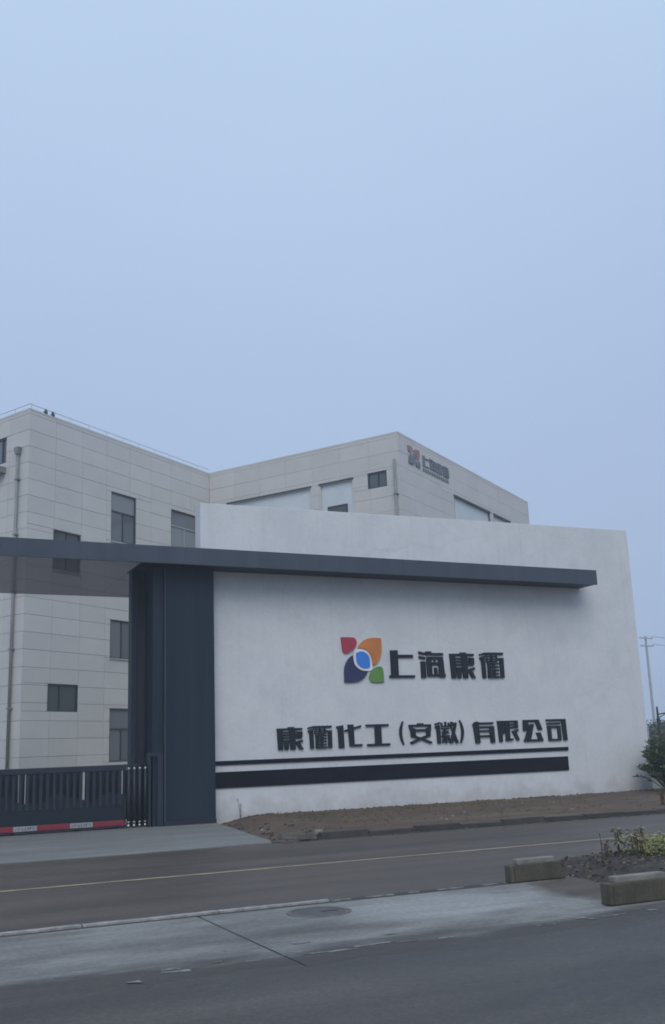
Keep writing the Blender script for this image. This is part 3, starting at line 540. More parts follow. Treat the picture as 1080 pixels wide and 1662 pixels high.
# characters: strokes on a 100 x 100 grid
def q(x0, x1, y0, y1): return [(x0, y0), (x1, y0), (x1, y1), (x0, y1)]
def arc(cx, sgn):
    n = 9; o = []; i_ = []
    for k in range(n):
        t = -1+2*k/(n-1); xo = cx+sgn*(-(1-t*t)*48); o.append((xo, 50+t*50)); i_.append((cx+sgn*(-(1-t*t)*26)+sgn*14, 50+t*(50-abs(t)*2)))
    return o+i_[::-1]
G = {
 'shang': [q(7, 36, 5, 100), q(0, 100, 0, 9), q(30, 96, 73, 84)],
 'hai': [[(0, 91), (24, 86), (24, 95), (0, 100)], [(0, 74), (24, 69), (24, 78), (0, 83)], q(6, 25, 0, 62), q(27, 49, 86, 100), q(27, 95, 85, 94),
         [(30, 6), (49, 6), (48, 79), (29, 79)], q(29, 93, 70, 79), [(75, 4), (98, 4), (93, 79), (75, 79)], q(29, 95, 48, 59), q(30, 100, 5, 14), [(80, 1), (98, 1), (100, 14), (76, 10)],
         q(58, 63, 58, 68), [(58, 10), (70, 10), (68, 38), (56, 38)]],
 'kang': [q(42, 66, 92, 100), q(0, 97, 86, 95), [(4, 0), (23, 0), (22, 90), (0, 90)], [(50, 0), (70, 0), (70, 92), (47, 92)], q(25, 97, 72, 79), q(24, 97, 60, 67), q(25, 94, 48, 55),
          [(78, 50), (92, 48), (97, 55), (97, 79), (80, 79)], q(25, 50, 35, 42), [(28, 0), (42, 0), (47, 38), (25, 38)], [(72, 35), (97, 42), (99, 34), (86, 29), (100, 0), (84, 0), (71, 27)]],
 'qu': [[(0, 87), (24, 93), (24, 100), (0, 94)], [(2, 70), (22, 80), (22, 87), (0, 80)], [(8, 0), (24, 0), (22, 80), (6, 76)], q(20, 99, 91, 100), q(74, 100, 71, 79), [(83, 0), (99, 0), (99, 76), (82, 76)],
        q(27, 31, 64, 92), q(46, 54, 64, 92), q(69, 73, 64, 92), q(27, 73, 82, 86), q(27, 73, 72, 76), q(27, 73, 62, 67),
        q(31, 44, 0, 60), q(52, 62, 4, 60), q(31, 78, 53, 59), q(40, 77, 40, 46), q(40, 77, 27, 33), q(40, 77, 14, 19), q(31, 79, 0, 7)],
 'hua': [[(7, 0), (29, 0), (27, 100), (0, 96), (0, 88), (5, 84)], [(50, 6), (70, 6), (68, 102), (45, 102)], [(32, 70), (98, 89), (99, 98), (32, 78)], q(50, 101, 5, 14)],
 'gong': [q(0, 97, 90, 100), q(37, 65, 4, 96), q(3, 101, 0, 10)],
 'an': [q(38, 64, 92, 100), q(0, 98, 84, 94), [(4, 68), (18, 68), (16, 88), (1, 88)], [(86, 68), (97, 68), (98, 88), (86, 88)], q(8, 96, 61, 71), [(8, 34), (30, 34), (27, 76), (6, 76)], [(75, 34), (93, 34), (96, 76), (76, 76)],
        [(8, 36), (30, 40), (101, 8), (93, 0), (48, 22)], [(92, 36), (70, 40), (3, 10), (8, 0), (52, 20)]],
 'hui': [[(0, 85), (24, 93), (24, 100), (0, 93)], [(0, 70), (20, 80), (20, 87), (0, 79)], [(7, 0), (23, 0), (22, 80), (5, 76)], q(27, 33, 78, 96), q(43, 50, 78, 100), q(58, 64, 78, 96), q(27, 64, 76, 82),
         q(27, 64, 66, 71), [(42, 66), (52, 66), (38, 50), (28, 50)], [(28, 54), (36, 46), (62, 52), (62, 46), (30, 44)], [(50, 58), (60, 58), (40, 34), (28, 36)], q(27, 64, 30, 37), q(42, 51, 0, 36), [(28, 4), (36, 2), (40, 26), (32, 28)], [(55, 26), (62, 28), (66, 4), (58, 2)],
         [(66, 76), (74, 70), (80, 98), (72, 100)], q(70, 96, 84, 95), [(86, 88), (97, 92), (76, 0), (64, 0), (64, 6)], [(70, 72), (80, 66), (102, 0), (88, 0), (78, 30)]],
 'you': [[(0, 84), (14, 80), (32, 96), (24, 100), (12, 98)], q(15, 97, 86, 95), [(11, 0), (33, 0), (30, 92), (4, 84)], q(28, 98, 69, 77), [(80, 0), (101, 0), (99, 77), (78, 77)], q(30, 82, 51, 59), q(30, 82, 27, 36)],
 'xian': [q(0, 97, 90, 99), [(5, 0), (21, 0), (20, 98), (0, 98)], [(20, 66), (33, 76), (33, 92), (20, 92)], [(20, 52), (30, 58), (34, 66), (24, 70)], [(20, 36), (31, 38), (31, 60), (22, 62)], [(37, 4), (57, 4), (57, 96), (34, 96)], q(50, 97, 76, 83), q(50, 97, 62, 70), q(82, 97, 62, 97),
          [(34, 4), (60, 4), (72, 8), (70, 15), (34, 12)], [(65, 48), (98, 58), (99, 49), (88, 44), (101, 5), (86, 5), (70, 42)]],
 'gong2': [[(2, 50), (22, 50), (30, 90), (82, 90), (84, 100), (5, 100)], [(62, 98), (84, 98), (99, 52), (77, 52)], [(5, 4), (36, 4), (58, 80), (34, 80)], q(4, 99, 0, 10), [(66, 40), (88, 40), (100, 2), (78, 2)]],
 'si': [q(0, 98, 91, 100), [(80, 0), (101, 0), (98, 98), (76, 98)], q(2, 70, 76, 84), [(6, 0), (23, 0), (21, 70), (3, 70)], q(3, 70, 60, 69), [(55, 2), (70, 2), (70, 68), (53, 68)], q(6, 70, 0, 9)],
 'lp': [arc(72, 1)], 'rp': [arc(28, -1)],
}
CH = {}
def character(k, x0, x1, z0, z1, parent, Mw, m='letter', depth=0.045):
    b_ = MB(); W_, H_ = x1-x0, z1-z0
    for i, st in enumerate(G[k]):
        b_.prism([(x0+a*W_/100, z0+c*H_/100) for a, c in st], -depth-0.0006*i, -0.002)
    o = part('bracket_mark' if k in ('lp', 'rp') else 'character', b_, m, parent, Mw); return o
WF = Matrix.Translation((0, WY, 0))
cs = thing('company_name_sign', (9.28, WY, 1.6), 'row of raised dark characters 康衢化工（安徽）有限公司 above the stripes', 'sign')
for k, x0, x1, z0, z1 in [('kang', 9.30, 10.01, 1.635, 2.19), ('qu', 10.14, 10.81, 1.64, 2.20), ('hua', 10.94, 11.65, 1.63, 2.20), ('gong', 11.78, 12.46, 1.65, 2.20), ('lp', 12.70, 12.92, 1.64, 2.26),
                          ('an', 13.04, 13.73, 1.655, 2.195), ('hui', 13.84, 14.53, 1.65, 2.215), ('rp', 14.56, 14.78, 1.63, 2.25), ('you', 15.0, 15.70, 1.62, 2.20), ('xian', 15.81, 16.50, 1.63, 2.205), ('gong2', 16.63, 17.30, 1.61, 2.205), ('si', 17.44, 18.12, 1.61, 2.205)]:
    character(k, x0, x1, z0, z1, cs, WF)
def smooth(pts, sharp, n=5):
    o = []; N = len(pts)
    for i in range(N):
        p0, p1, p2, p3 = [Vector(pts[(i+k) % N]) for k in (-1, 0, 1, 2)]
        if i in sharp: p0 = p1
        if (i+1) % N in sharp: p3 = p2
        for k in range(n):
            t = k/n; o.append(tuple(0.5*((2*p1)+(p2-p0)*t+(2*p0-5*p1+4*p2-p3)*t*t+(3*p1-p0-3*p2+p3)*t**3)))
    return o
PET = {
 'logo_red': ([(0, 1), (.24, 1), (.33, .975), (.37, .90), (.34, .80), (.27, .72), (.17, .665), (.09, .645), (.03, .69), (.012, .82)], {0}),
 'logo_orange': ([(.97, .99), (.72, .99), (.57, .945), (.46, .86), (.395, .755), (.49, .755), (.59, .72), (.67, .635), (.72, .52), (.735, .395), (.83, .42), (.91, .52), (.96, .66), (.975, .82)], {0, 4, 9}),
 'logo_navy': ([(.045, .01), (.32, .02), (.46, .07), (.56, .16), (.615, .255), (.5, .262), (.40, .305), (.32, .375), (.275, .47), (.26, .605), (.16, .53), (.08, .40), (.045, .24)], {0, 4, 9}),
 'logo_green': ([(1, .01), (.75, .01), (.67, .04), (.645, .12), (.68, .215), (.75, .30), (.84, .345), (.93, .355), (.98, .30), (.995, .18)], {0}),
}
BLUE = smooth([(.345, .655), (.45, .69), (.57, .66), (.65, .57), (.672, .45), (.662, .335), (.56, .315), (.45, .345), (.365, .43), (.338, .54)], {0, 5})
RING = smooth([(.30, .70), (.45, .745), (.60, .705), (.70, .60), (.725, .46), (.715, .285), (.56, .262), (.41, .30), (.31, .40), (.285, .54)], set())
def logo(x0, x1, z0, z1, parent, Mw, far=False):
    f = lambda P: [(x0+u*(x1-x0), z0+v*(z1-z0)) for u, v in P]
    names = {'logo_red': 'red_petal', 'logo_orange': 'orange_petal', 'logo_navy': 'navy_petal', 'logo_green': 'green_petal'}
    fm_ = {'logo_red': 'hazed_red', 'logo_orange': 'hazed_red', 'logo_navy': 'hazed_dark', 'logo_green': 'hazed_dark'} if far else {}
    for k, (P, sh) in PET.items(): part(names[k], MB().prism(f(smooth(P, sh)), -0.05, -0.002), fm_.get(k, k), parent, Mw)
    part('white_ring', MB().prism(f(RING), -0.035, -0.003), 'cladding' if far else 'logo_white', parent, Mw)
    part('blue_centre', MB().prism(f(BLUE), -0.053, -0.0355), 'hazed_dark' if far else 'logo_blue', parent, Mw)
ls = thing('logo_sign', (11.16, WY, 3.28), 'colourful petal emblem with dark characters 上海康衢 high on the white wall', 'sign')
logo(11.165, 12.37, 3.275, 4.465, ls, WF)
for k, x0, x1, z0, z1 in [('shang', 12.545, 13.31, 3.40, 4.13), ('hai', 13.46, 14.26, 3.39, 4.105), ('kang', 14.42, 15.22, 3.375, 4.08), ('qu', 15.38, 16.17, 3.375, 4.08)]:
    character(k, x0, x1, z0, z1, ls, WF)
# sign on the far wing
for n_, c_ in (('hazed_red', (0.34, 0.19, 0.21)), ('hazed_dark', (0.17, 0.185, 0.22))): mat(n_, c_, rough=0.6, fine_amt=0.05)  # emblem colours lightened and muted, distance haze painted into them
bs = tag(link('rooftop_sign', None, None, None, F3 @ Matrix.Translation((0.85, 0, 12.75))), 'small hazy red and dark emblem sign near the roof of the office building', 'sign')
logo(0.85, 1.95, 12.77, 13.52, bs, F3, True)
for k, x0 in (('shang', 2.22), ('hai', 2.92), ('kang', 3.6), ('qu', 4.28)): character(k, x0, x0+.62, 12.96, 13.42, bs, F3, 'hazed_dark')
for i in range(12): part('small_character', MB().box(2.22+.225*i, 2.22+.225*i+.17, -.03, -.002, 12.74, 12.78).box(2.24+.225*i, 2.22+.225*i+.15, -.032, -.002, 12.83, 12.86).box(2.285+.225*i, 2.33+.225*i, -.034, -.002, 12.74, 12.86), 'hazed_dark', bs, F3)

# ------------------------------------------------------------------ gate pillar and canopy
gp = thing('gate_pillar', (6.5, 24.5, 0), 'dark navy clad gate pillar between the gate and the white wall', 'pillar')
part('main_panel', MB().box(6.36, 7.60, 24.08, 25.1, 0, 6.13), 'navy_metal', gp, bevel=0.008)
part('side_strip', MB().box(6.095, 6.358, 24.17, 25.1, 0, 6.13), 'navy_metal', gp, bevel=0.006)
part('jamb', MB().box(5.74, 5.87, 24.9, 25.25, 0, 6.13), 'navy_metal', gp, bevel=0.006)
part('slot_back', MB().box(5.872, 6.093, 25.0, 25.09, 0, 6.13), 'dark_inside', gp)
part('skirting', MB().box(6.345, 7.612, 24.066, 24.10, 0.012, 0.11), 'dark_inside', gp, bevel=0.003)
part('edge_highlight', MB().box(6.35, 6.372, 24.072, 24.085, 0.11, 6.1), 'fascia_metal', gp)  # lighter strip paints the highlight along the panel's left edge
can = thing('entrance_canopy', (19.05, 23.57, 6.0), 'long dark grey flat canopy running over the gate and along the white wall', 'canopy')
SL = -0.0098                                            # the canopy drops slightly to the right
def cz(x): return 5.99+(x-19.06)*SL
def cbox(x0, x1, y0, y1, z0, z1, mb=None):
    mb = mb or MB(); a, b_ = cz(x0), cz(x1)
    return mb.raw([(x0,y0,a+z0),(x1,y0,b_+z0),(x1,y1,b_+z0),(x0,y1,a+z0),(x0,y0,a+z1),(x1,y0,b_+z1),(x1,y1,b_+z1),(x0,y1,a+z1)],
                  [(3,2,1,0),(4,5,6,7),(0,1,5,4),(1,2,6,5),(2,3,7,6),(3,0,4,7)])
xf = [-8.0, -4.4, -0.8, 2.8, 6.3, 9.5, 12.7, 15.9, 19.06]
for i in range(len(xf)-1): part('fascia_panel', cbox(xf[i]+.0015, xf[i+1]-.0015, 23.566, 23.60, 0.02, 0.41), 'fascia_metal', can)
part('fascia_lip', cbox(-8, 19.05, 23.555, 23.63, -0.012, 0.019), 'fascia_metal', can)
part('end_panel', cbox(19.03, 19.06, 23.601, WY-.002, 0.0, 0.41), 'fascia_metal', can)
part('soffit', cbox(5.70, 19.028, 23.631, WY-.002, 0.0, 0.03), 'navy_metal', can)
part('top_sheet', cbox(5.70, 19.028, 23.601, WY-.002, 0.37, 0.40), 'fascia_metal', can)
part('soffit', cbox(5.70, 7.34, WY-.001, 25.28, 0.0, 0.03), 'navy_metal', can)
part('tinted_sheet', cbox(-8.0, 5.695, 23.64, 29.2, 0.0, 0.012), 'tinted_sheet', can)
part('tinted_sheet', cbox(5.70, 7.34, 25.285, 29.2, 0.0, 0.012), 'tinted_sheet', can)

# ------------------------------------------------------------------ retractable gate
gt = thing('retractable_gate', (5.5, 24.3, 0), 'dark retractable gate with vertical bars and a red bottom band', 'gate')
GX0, GX1 = -3.0, 5.50
part('top_rail', MB().box(GX0, GX1, 24.24, 24.32, 1.31, 1.44), 'gate_metal', gt, bevel=0.012)
part('back_rail', MB().box(GX0, GX1, 24.72, 24.79, 1.31, 1.43), 'gate_metal', gt, bevel=0.012)
fb = MB().box(-.034, .034, 0, .045, 0, 0.80).mesh('bar', 0.006)
bb = MB().box(-.0705, .0705, 0, .03, 0, 1.2).mesh('back_bar', 0.006)
bn = MB().box(-.0405, .042, 0, .03, 0, 1.2).mesh('back_bar', 0.006)
x = GX0+.06; i = 0
while x < GX1-.05:
    link('bar', fb, 'gate_metal', gt, T(x, 24.262, 0.52)); x += 0.148
x = GX0+.10
while x < GX1+.06:
    gap_ = min(abs(x-2.88), abs(x-4.50), abs(x-3.20), abs(x+.6)) < 0.075
    link('back_bar', bn if gap_ else bb, 'gate_panel', gt, T(x-(.03 if gap_ else 0), 24.735, 0.12))
    x += 0.1435
top = []
n = int((GX1-GX0)/0.05)
for i in range(n+1):
    x = GX0+(GX1-GX0)*i/n; top.append((x, 0.74+0.09*math.sin(x*5.1)+0.035*math.sin(x*11.3+1)))
part('lower_panel', MB().prism([(GX0, 0.2)]+[(GX1, 0.2)]+top[::-1], 24.285, 24.30), 'gate_panel', gt)
x = 3.515-1.23*5; k = 0
while x < GX1-.02:                                     # red segments and white plates alternate along the bottom band
    xr = x+0.71
    part('red_band', MB().box(x, min(xr, GX1-.02), 24.235, 24.29, 0.085, 0.20), 'red_band', gt, bevel=0.006)
    if xr+.5 < GX1:
        pl_ = part('plate', MB().box(xr+.003, xr+.51, 24.238, 24.288, 0.09, 0.195), 'plate_white', gt)
        mk = MB(); random.seed(4)
        for j in range(7):
            x1 = xr+.04+.063*j
            for _ in range(3):
                a = x1+random.uniform(0, .03); zz = .10+random.uniform(0, .06)
                if random.random() < .5: mk.box(a, a+.010, 24.2355-.0003*j, 24.24, zz, zz+.03)
                else: mk.box(a, a+.03, 24.2352-.0003*j, 24.24, zz, zz+.009)
        part('plate_mark', mk, 'letter', pl_)
    x = xr+.52
part('bottom_rail', MB().box(GX0, GX1, 24.25, 24.30, 0.05, 0.083), 'gate_metal', gt)
part('back_bottom_rail', MB().box(GX0, GX1, 24.72, 24.79, 0.05, 0.2), 'gate_metal', gt)
wh = MB().tube([(0, -.02, .05), (0, .02, .05)], .05, 14).mesh('wheel')
for x in (-2.6, -1.2, 0.2, 1.6, 3.0, 4.4, 5.3):
    for y in (24.33, 24.70): link('wheel', wh, 'rubber', gt, T(x, y, 0.006))
pm = MB().tube([(0, 0, .12), (0, 0, 1.36)], 0.036, 10).mesh('folded_post', 0, True)
cm = MB().tube([(0, 0, 1.30), (0, 0, 1.31), (0, 0, 1.36), (0, 0, 1.375)], [.036, .042, .042, .02], 10).mesh('post_cap', 0, True)
fm = MB().tube([(0, 0, .02), (0, 0, .035), (0, 0, .075), (0, 0, .09), (0, 0, .105), (0, 0, .12), (0, 0, .155), (0, 0, .165)], [.025, .045, .045, .03, .03, .045, .045, .036], 10).mesh('post_foot', 0, True)
for x in (5.555, 5.685, 5.815, 5.945):
    for y in (24.27, 24.76):
        p = link('folded_post', pm, 'gate_metal', gt, T(x, y)); link('post_cap', cm, 'chrome', p, T(x, y)); link('post_foot', fm, 'chrome', p, T(x, y))
    part('cross_bar', MB().box(x-.025, x+.025, 24.3, 24.73, 1.375, 1.44), 'gate_metal', gt)
    part('folded_leaf', MB().box(x-.012, x+.012, 24.31, 24.72, .2, 1.3), 'gate_panel', gt)
rv = thing('gate_end_frame', (6.17, 24.3, 0), 'dark inverted U frame standing between the folded gate and the pillar', 'gate frame')
part('post', MB().box(6.19, 6.335, 24.10, 24.36, 0.012, 1.60), 'gate_metal', rv, bevel=0.02)
part('slim_post', MB().box(5.99, 6.04, 24.12, 24.34, 0.012, 1.60), 'gate_metal', rv, bevel=0.01)
part('top_bar', MB().prism([(5.985, 1.60), (6.34, 1.60), (6.34, 1.65), (6.31, 1.69), (6.03, 1.69), (5.985, 1.65)], 24.10, 24.36), 'gate_metal', rv)

# ------------------------------------------------------------------ planting island with concrete blocks
def island_z(x, y):
    e = min(x-7.75-0.25*abs(y-10)*0.5, 12.0-y, y-8.72); f = min(1, max(0, e/0.45))
    return -0.04+f*(0.15+0.05*mnoise.noise(Vector((x*1.5, y*1.5, 0)))+0.04*mnoise.noise(Vector((x*6, y*6, 3)))+0.05*f)
structure('planting_bed', grid(7.6, 24, 8.65, 12.05, 0.06, island_z), 'soil', smooth=True)
def block(x0, x1, y, dep, h, label, chamfer, rz=0.0, capx=(0.11, 0.14)):
    t = thing('concrete_block', (x0, y, 0), label, 'concrete block', 'weathered concrete blocks at the planting bed', rz)
    Lx = x1-x0
    body = [(0, 0.006), (Lx, 0.006), (Lx, h-chamfer), (Lx-chamfer*1.1, h), (0.02, h), (0, h-.015)] if chamfer else [(0, 0.006), (Lx, 0.006), (Lx, h), (0, h)]
    part('body', MB().prism(body, 0, dep), 'block', t, WM[t.name], bevel=0.018)
    part('cap', MB().box(capx[0], Lx-capx[1], 0.015, dep-.015, h-0.004, h+.058), 'block_cap', t, WM[t.name], bevel=0.014)
    part('groove', MB().box(0.045, 0.06, -0.003, 0.01, 0.02, h-.03), 'joint', t, WM[t.name])
block(7.05, 7.84, 10.80, 0.14, 0.205, 'smaller weathered concrete block with sloped right end beside the road', 0.11)
block(6.85, 8.10, 8.74, 0.15, 0.215, 'larger weathered concrete block nearest the camera at the right edge', 0.0, 0.0, (0.10, 0.50))
random.seed(11)
rubble('bed_rubble', 320, (7.7, 9.8), (10.0, 11.6), (.01, .03), 'soil', island_z, 12, 'dark clods heaped on the planting bed')
rubble('bed_chips', 60, (7.75, 9.6), (9.9, 11.3), (.006, .018), 'pale_stone', island_z, 13, 'pale chips and litter on the planting bed soil')
random.seed(14)
b = MB()
for _ in range(700):
    x, y = random.uniform(7.8, 14), random.uniform(9.2, 11.8); b.leaf(Vector((x, y, island_z(x, y)+.01)), Vector((random.gauss(0, 1), random.gauss(0, 1), random.uniform(0, .6))), random.uniform(.03, .08), .025)
tag(part('leaf_litter', b, 'dead_leaf'), 'brown dead leaves strewn over the planting bed', 'leaf litter', None, 'stuff')
def dry_plant(x, y, h, n, label, lean=0.0, seed=0, m='dry_leaf', leafL=0.09, name='dry_plant', cat='plant', top=0.45):
    random.seed(seed); z = island_z(x, y) if y < 15 else vz(x, y)
    t = thing(name, (x, y, z-.01), label, cat, 'thin plants in the planting bed' if y < 15 else None)
    st, lf = MB(), MB()
    for i in range(n):
        a = random.uniform(0, 6.28); r = random.uniform(.01, .05); hh = h*random.uniform(.8, 1.05); sx, sy = lean+random.gauss(0, .06), random.gauss(0, .06)
        pts = [(x+r*math.cos(a)+sx*t_*t_*h, y+r*math.sin(a)+sy*t_*h, z-.02+hh*t_) for t_ in (0, .35, .7, 1)]
        st.tube(pts, [.008, .007, .005, .002], 5)
        for k in range(26):
            t_ = random.uniform(top, 1); p = Vector(pts[0]).lerp(Vector(pts[3]), t_); an = random.uniform(0, 6.28)
            lf.leaf(p, Vector((math.cos(an), math.sin(an), random.uniform(-.5, .7))), leafL*random.uniform(.5, 1.1), leafL*.32, droop=.3)
    part('stem', st, 'twig', t); part('foliage', lf, m, t)
dry_plant(8.80, 10.95, .38, 3, 'tallest dry leafy plant at the left of the planting bed', seed=1)
dry_plant(8.95, 10.85, .36, 2, 'dry plant standing just left of the yellow green hedge', seed=2, m='dry_leaf')
dry_plant(9.12, 10.9, .40, 3, 'dry plant touching the left end of the yellow green hedge', seed=3)
dry_plant(8.62, 11.0, .22, 2, 'low dark twiggy sprout beside the bare stick', seed=4, m='dead_leaf', leafL=.06)
tag(part('bare_stick', MB().tube([(8.52, 10.95, 0.08), (8.525, 10.95, 0.3), (8.515, 10.96, 0.47)], [.008, .007, .004], 6), 'twig'), 'thin bare stick standing upright in the planting bed', 'stick')
random.seed(21)
hd = thing('hedge', (11.5, 10.9, 0.1), 'low yellow green clipped hedge in the planting bed at the right edge', 'hedge')
lf, st = MB(), MB()
for _ in range(17000):
    x = random.uniform(9.0, 14.2); y = random.uniform(10.45, 11.3); z = random.uniform(.08, .48)
    edge_ = max(abs(y-10.87)/.45, (z-.1)/.33, (9.25-x)/.25)
    if random.random() > 0.25+0.75*edge_: continue
    if z > .37+.06*mnoise.noise(Vector((x*3, y*3, 0))): continue
    lf.leaf(Vector((x, y, z)), Vector((random.gauss(0, 1), random.gauss(0, 1), random.uniform(-.2, 1))), random.uniform(.035, .065), .026)
for _ in range(120):
    x, y = random.uniform(9.1, 14.1), random.uniform(10.6, 11.3); st.tube([(x, y, .03), (x+random.gauss(0, .05), y+random.gauss(0, .05), .3)], [.006, .003], 4)
part('foliage', lf, 'hedge_leaf', hd); part('stem', st, 'twig', hd)
# round manhole cover in the strip
dg = thing('manhole_cover', (4.34, 10.28, 0.002), 'round worn manhole cover set in the concrete strip', 'manhole cover')
def disc(r0, r1, z0, z1, n=36):
    m = MB(); o = [(4.34+r1*math.cos(6.2832*k/n), 10.28+r1*math.sin(6.2832*k/n)) for k in range(n)]
    if not r0: return m.slab(o, z0, z1)
    i_ = [(4.34+r0*math.cos(6.2832*k/n), 10.28+r0*math.sin(6.2832*k/n)) for k in range(n)]
    m.raw([(x, y, z1) for x, y in o]+[(x, y, z1) for x, y in i_]+[(x, y, z0) for x, y in o], [(k, (k+1) % n, n+(k+1) % n, n+k) for k in range(n)]+[(2*n+k, 2*n+(k+1) % n, (k+1) % n, k) for k in range(n)])
    return m
part('ring', disc(.285, .34, -.01, .006), 'stone_grey', dg)
part('lid', disc(0, .275, -.01, .005), 'cover_iron', dg)
part('lift_slot', MB().box(4.36, 4.56, 10.24, 10.30, .004, .0065), 'rubber', dg)
# ------------------------------------------------------------------ right edge: shrub, posts, utility pole, far trees
def shrub(x, y, z, h, r, n, label, seed, name='oleander_shrub', leafL=.17, per=48, m='oleander_leaf'):
    random.seed(seed); t = thing(name, (x, y, z), label, 'shrub'); st, lf = MB(), MB()
    for i in range(n):
        a = random.uniform(0, 6.28); e = random.random()**.55; rr = r*e*random.uniform(.85, 1.05)
        hh = h*(math.sqrt(max(0, 1-e*e*.92)) if i % 3 else random.uniform(.28, .75))*random.uniform(.85, 1.05)
        p0 = Vector((x+.2*e*math.cos(a), y+.2*e*math.sin(a), z-.02)); p3 = Vector((x+rr*math.cos(a), y+rr*math.sin(a), z+hh)); p1 = p0.lerp(p3, .4)+Vector((0, 0, .06*h)); p2 = p0.lerp(p3, .75)+Vector((0, 0, .07*h))
        st.tube([p0, p1, p2, p3], [.013, .011, .008, .004], 5)
        for k in range(per):
            u = random.uniform(.30, 1.0)
            p = (p1.lerp(p2, (u-.28)/.36) if u < .64 else p2.lerp(p3, (u-.64)/.36)); dr = (p3-p1).normalized(); an = random.uniform(0, 6.28)
            d = Vector((math.cos(an), math.sin(an), random.uniform(-.3, .5)))+dr*.75
            lf.leaf(p, d, leafL*random.uniform(.6, 1.1), leafL*.2, droop=.12)
    part('stem', st, 'twig', t); part('foliage', lf, m, t); return t
shrub(20.85, 23.3, .10, 1.62, 1.0, 120, 'dark green oleander shrub at the right end of the white wall', 31)
shrub(23.4, 23.9, .08, 1.9, 1.1, 40, 'dark green oleander shrub standing behind the right edge of the picture', 32)
dry_plant(16.9, 19.35, .30, 5, 'small brownish weed on the verge at the right edge', seed=6, m='dead_leaf', leafL=.08, name='verge_weed', top=.15)
dry_plant(8.25, 24.15, .48, 2, 'thin dead weed against the wall foot beside the pillar', seed=8, m='dead_leaf', leafL=.04, name='dead_weed', top=.5)
sb = tag(part('stone_kerb_block', MB().box(0, 1.4, 0, .28, 0, .2), 'stone_grey', None, T(20.35, 22.85, .06, .05), bevel=.02), 'low grey stone block at the foot of the oleander shrub', 'stone block')
cp = thing('camera_post', (28.2, 32.0, 0), 'thin dark post with a short arm rising behind the oleander shrub', 'post')
part('post', MB().tube([(28.2, 32.0, -.02), (28.2, 32.0, 2.2), (28.2, 32.0, 2.75)], [.055, .05, .035], 8), 'dark_steel', cp)
part('collar', MB().tube([(28.2, 32.0, 2.15), (28.2, 32.0, 2.3)], .075, 8), 'dark_steel', cp)
part('arm', MB().tube([(28.2, 32.0, 2.45), (28.55, 31.85, 2.5), (29.1, 31.6, 2.85)], .025, 6), 'dark_steel', cp)
part('camera_head', MB().box(-.12, .16, -.06, .06, -.06, .06), 'dark_steel', cp, T(28.6, 31.82, 2.55, -.3), bevel=.015)
part('brace', MB().tube([(28.2, 32.0, 2.3), (28.75, 31.77, 2.62)], .018, 5), 'dark_steel', cp)
up_ = thing('utility_pole', (86.62, 99.0, 0), 'tall hazy utility pole with two crossarms beyond the shrub', 'utility pole')
PX, PY = 86.62, 99.0
part('pole', MB().tube([(PX, PY, -.05), (PX, PY, 13.6)], [.2, .13], 10), 'hazed_concrete', up_)
for z in (12.4, 13.35):
    part('crossarm', MB().box(-1.1, 1.1, -.07, .07, -.07, .07), 'hazed_concrete', up_, T(PX, PY-.12, z, R(8)))
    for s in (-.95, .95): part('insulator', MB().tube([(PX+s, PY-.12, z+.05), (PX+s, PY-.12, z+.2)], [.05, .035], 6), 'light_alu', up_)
for i, (z, s, nm) in enumerate(((12.6, .95, 'lower'), (13.55, .95, 'upper'))):
    pts = [(PX+s+(50-s)*t/12, PY-.12-.02*t, z-1.1*4*(t/12)*(1-t/12)) for t in range(13)]
    tag(part('power_line', MB().tube(pts, .022, 5), 'dark_steel'), nm+' thin power line running right from the utility pole', 'cable', 'cables on the utility pole')
gpst = thing('marker_post', (36.24, 42.0, 0), 'faint short grey post beside the wall end', 'post')
part('post', MB().tube([(36.24, 42.0, -.03), (36.24, 42.0, 2.1)], .06, 8), 'hazed_concrete', gpst)
part('cap', MB().tube([(36.24, 42.0, 2.1), (36.24, 42.0, 2.16)], [.075, .05], 8), 'hazed_concrete', gpst)
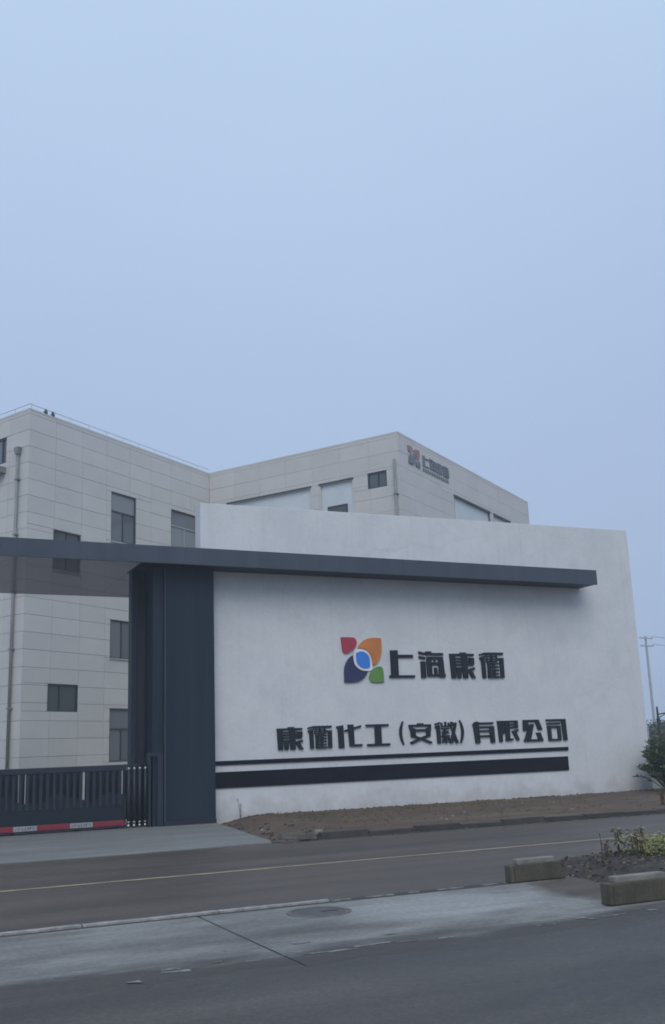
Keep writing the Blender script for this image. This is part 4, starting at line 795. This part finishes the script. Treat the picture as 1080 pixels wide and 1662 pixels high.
# far trees fading in the haze
random.seed(41)
def far_tree(x, y, h, r, label):
    t = thing('far_tree', (x, y, 0), label, 'tree', 'trees fading in the haze beyond the wall'); tr, cr = MB(), MB()
    tr.tube([(x, y, -.05), (x+.1, y, h*.35), (x, y, h*.8)], [.16, .12, .04], 7)
    limbs = []
    for i in range(9):
        a = random.uniform(0, 6.28); z0 = h*random.uniform(.3, .65); e = Vector((x+r*.8*math.cos(a), y+r*.8*math.sin(a), z0+h*random.uniform(.15, .35))); tr.tube([(x, y, z0), tuple(e)], [.06, .02], 5); limbs.append(e)
    for e in limbs+[Vector((x, y, h*.9))]:
        for _ in range(150):
            p = e+Vector((random.gauss(0, r*.3), random.gauss(0, r*.3), random.gauss(0, r*.26))); cr.leaf(p, Vector((random.gauss(0, 1), random.gauss(0, 1), random.gauss(0, 1))), random.uniform(.2, .38), .18)
    part('trunk', tr, 'twig', t); part('crown', cr, 'far_leaf', t)
FT = [(49.0, 56.5, 2.0, .9), (51.5, 58.0, 2.2, 1.0), (56, 61, 2.6, 1.3), (78, 92, 2.4, 1.4), (84, 94, 2.8, 1.6), (90, 97, 3.2, 1.9)]
FTL = ['low dark hazy tree nearest the white wall end', 'low hazy tree between the marker post and the utility pole', 'rounder hazy tree in front of the utility pole', 'small pale tree left of the far pair of hazy trees', 'mid sized pale tree in the far row of hazy trees', 'largest and farthest pale hazy tree at the right edge']
for i, (x, y, h, r) in enumerate(FT):
    far_tree(x, y, h, r, FTL[i])
random.seed(51)
b = MB()
for _ in range(9000):
    x = random.uniform(90, 250); y = 235+random.gauss(0, 6); z = random.random()**1.4*(4.2+1.6*mnoise.noise(Vector((x*.15, 0, 0))))
    b.leaf(Vector((x, y, z)), Vector((random.gauss(0, 1), random.gauss(0, 1), random.gauss(0, 1))), random.uniform(.6, 1.1), .6)
tag(part('far_woods', b, 'far_leaf'), 'far line of woods lost in the haze', 'woods', None, 'stuff')

# ------------------------------------------------------------------ haze
hz = MB().box(-120, 260, -60, 300, -1.2, 15.0)
me = hz.mesh('haze'); hm = bpy.data.materials.new('haze_air'); hm.use_nodes = True; t = hm.node_tree; t.nodes.clear()
o = t.nodes.new('ShaderNodeOutputMaterial'); pv = t.nodes.new('ShaderNodeVolumePrincipled')
pv.inputs['Color'].default_value = (0.90, 0.94, 1.0, 1); pv.inputs['Density'].default_value = 0.0018; pv.inputs['Anisotropy'].default_value = 0.2
t.links.new(pv.outputs[0], o.inputs['Volume'])
me.materials.append(hm)
tag(link('haze', me), 'pale blue haze filling the air around the whole place', 'haze', None, 'stuff')
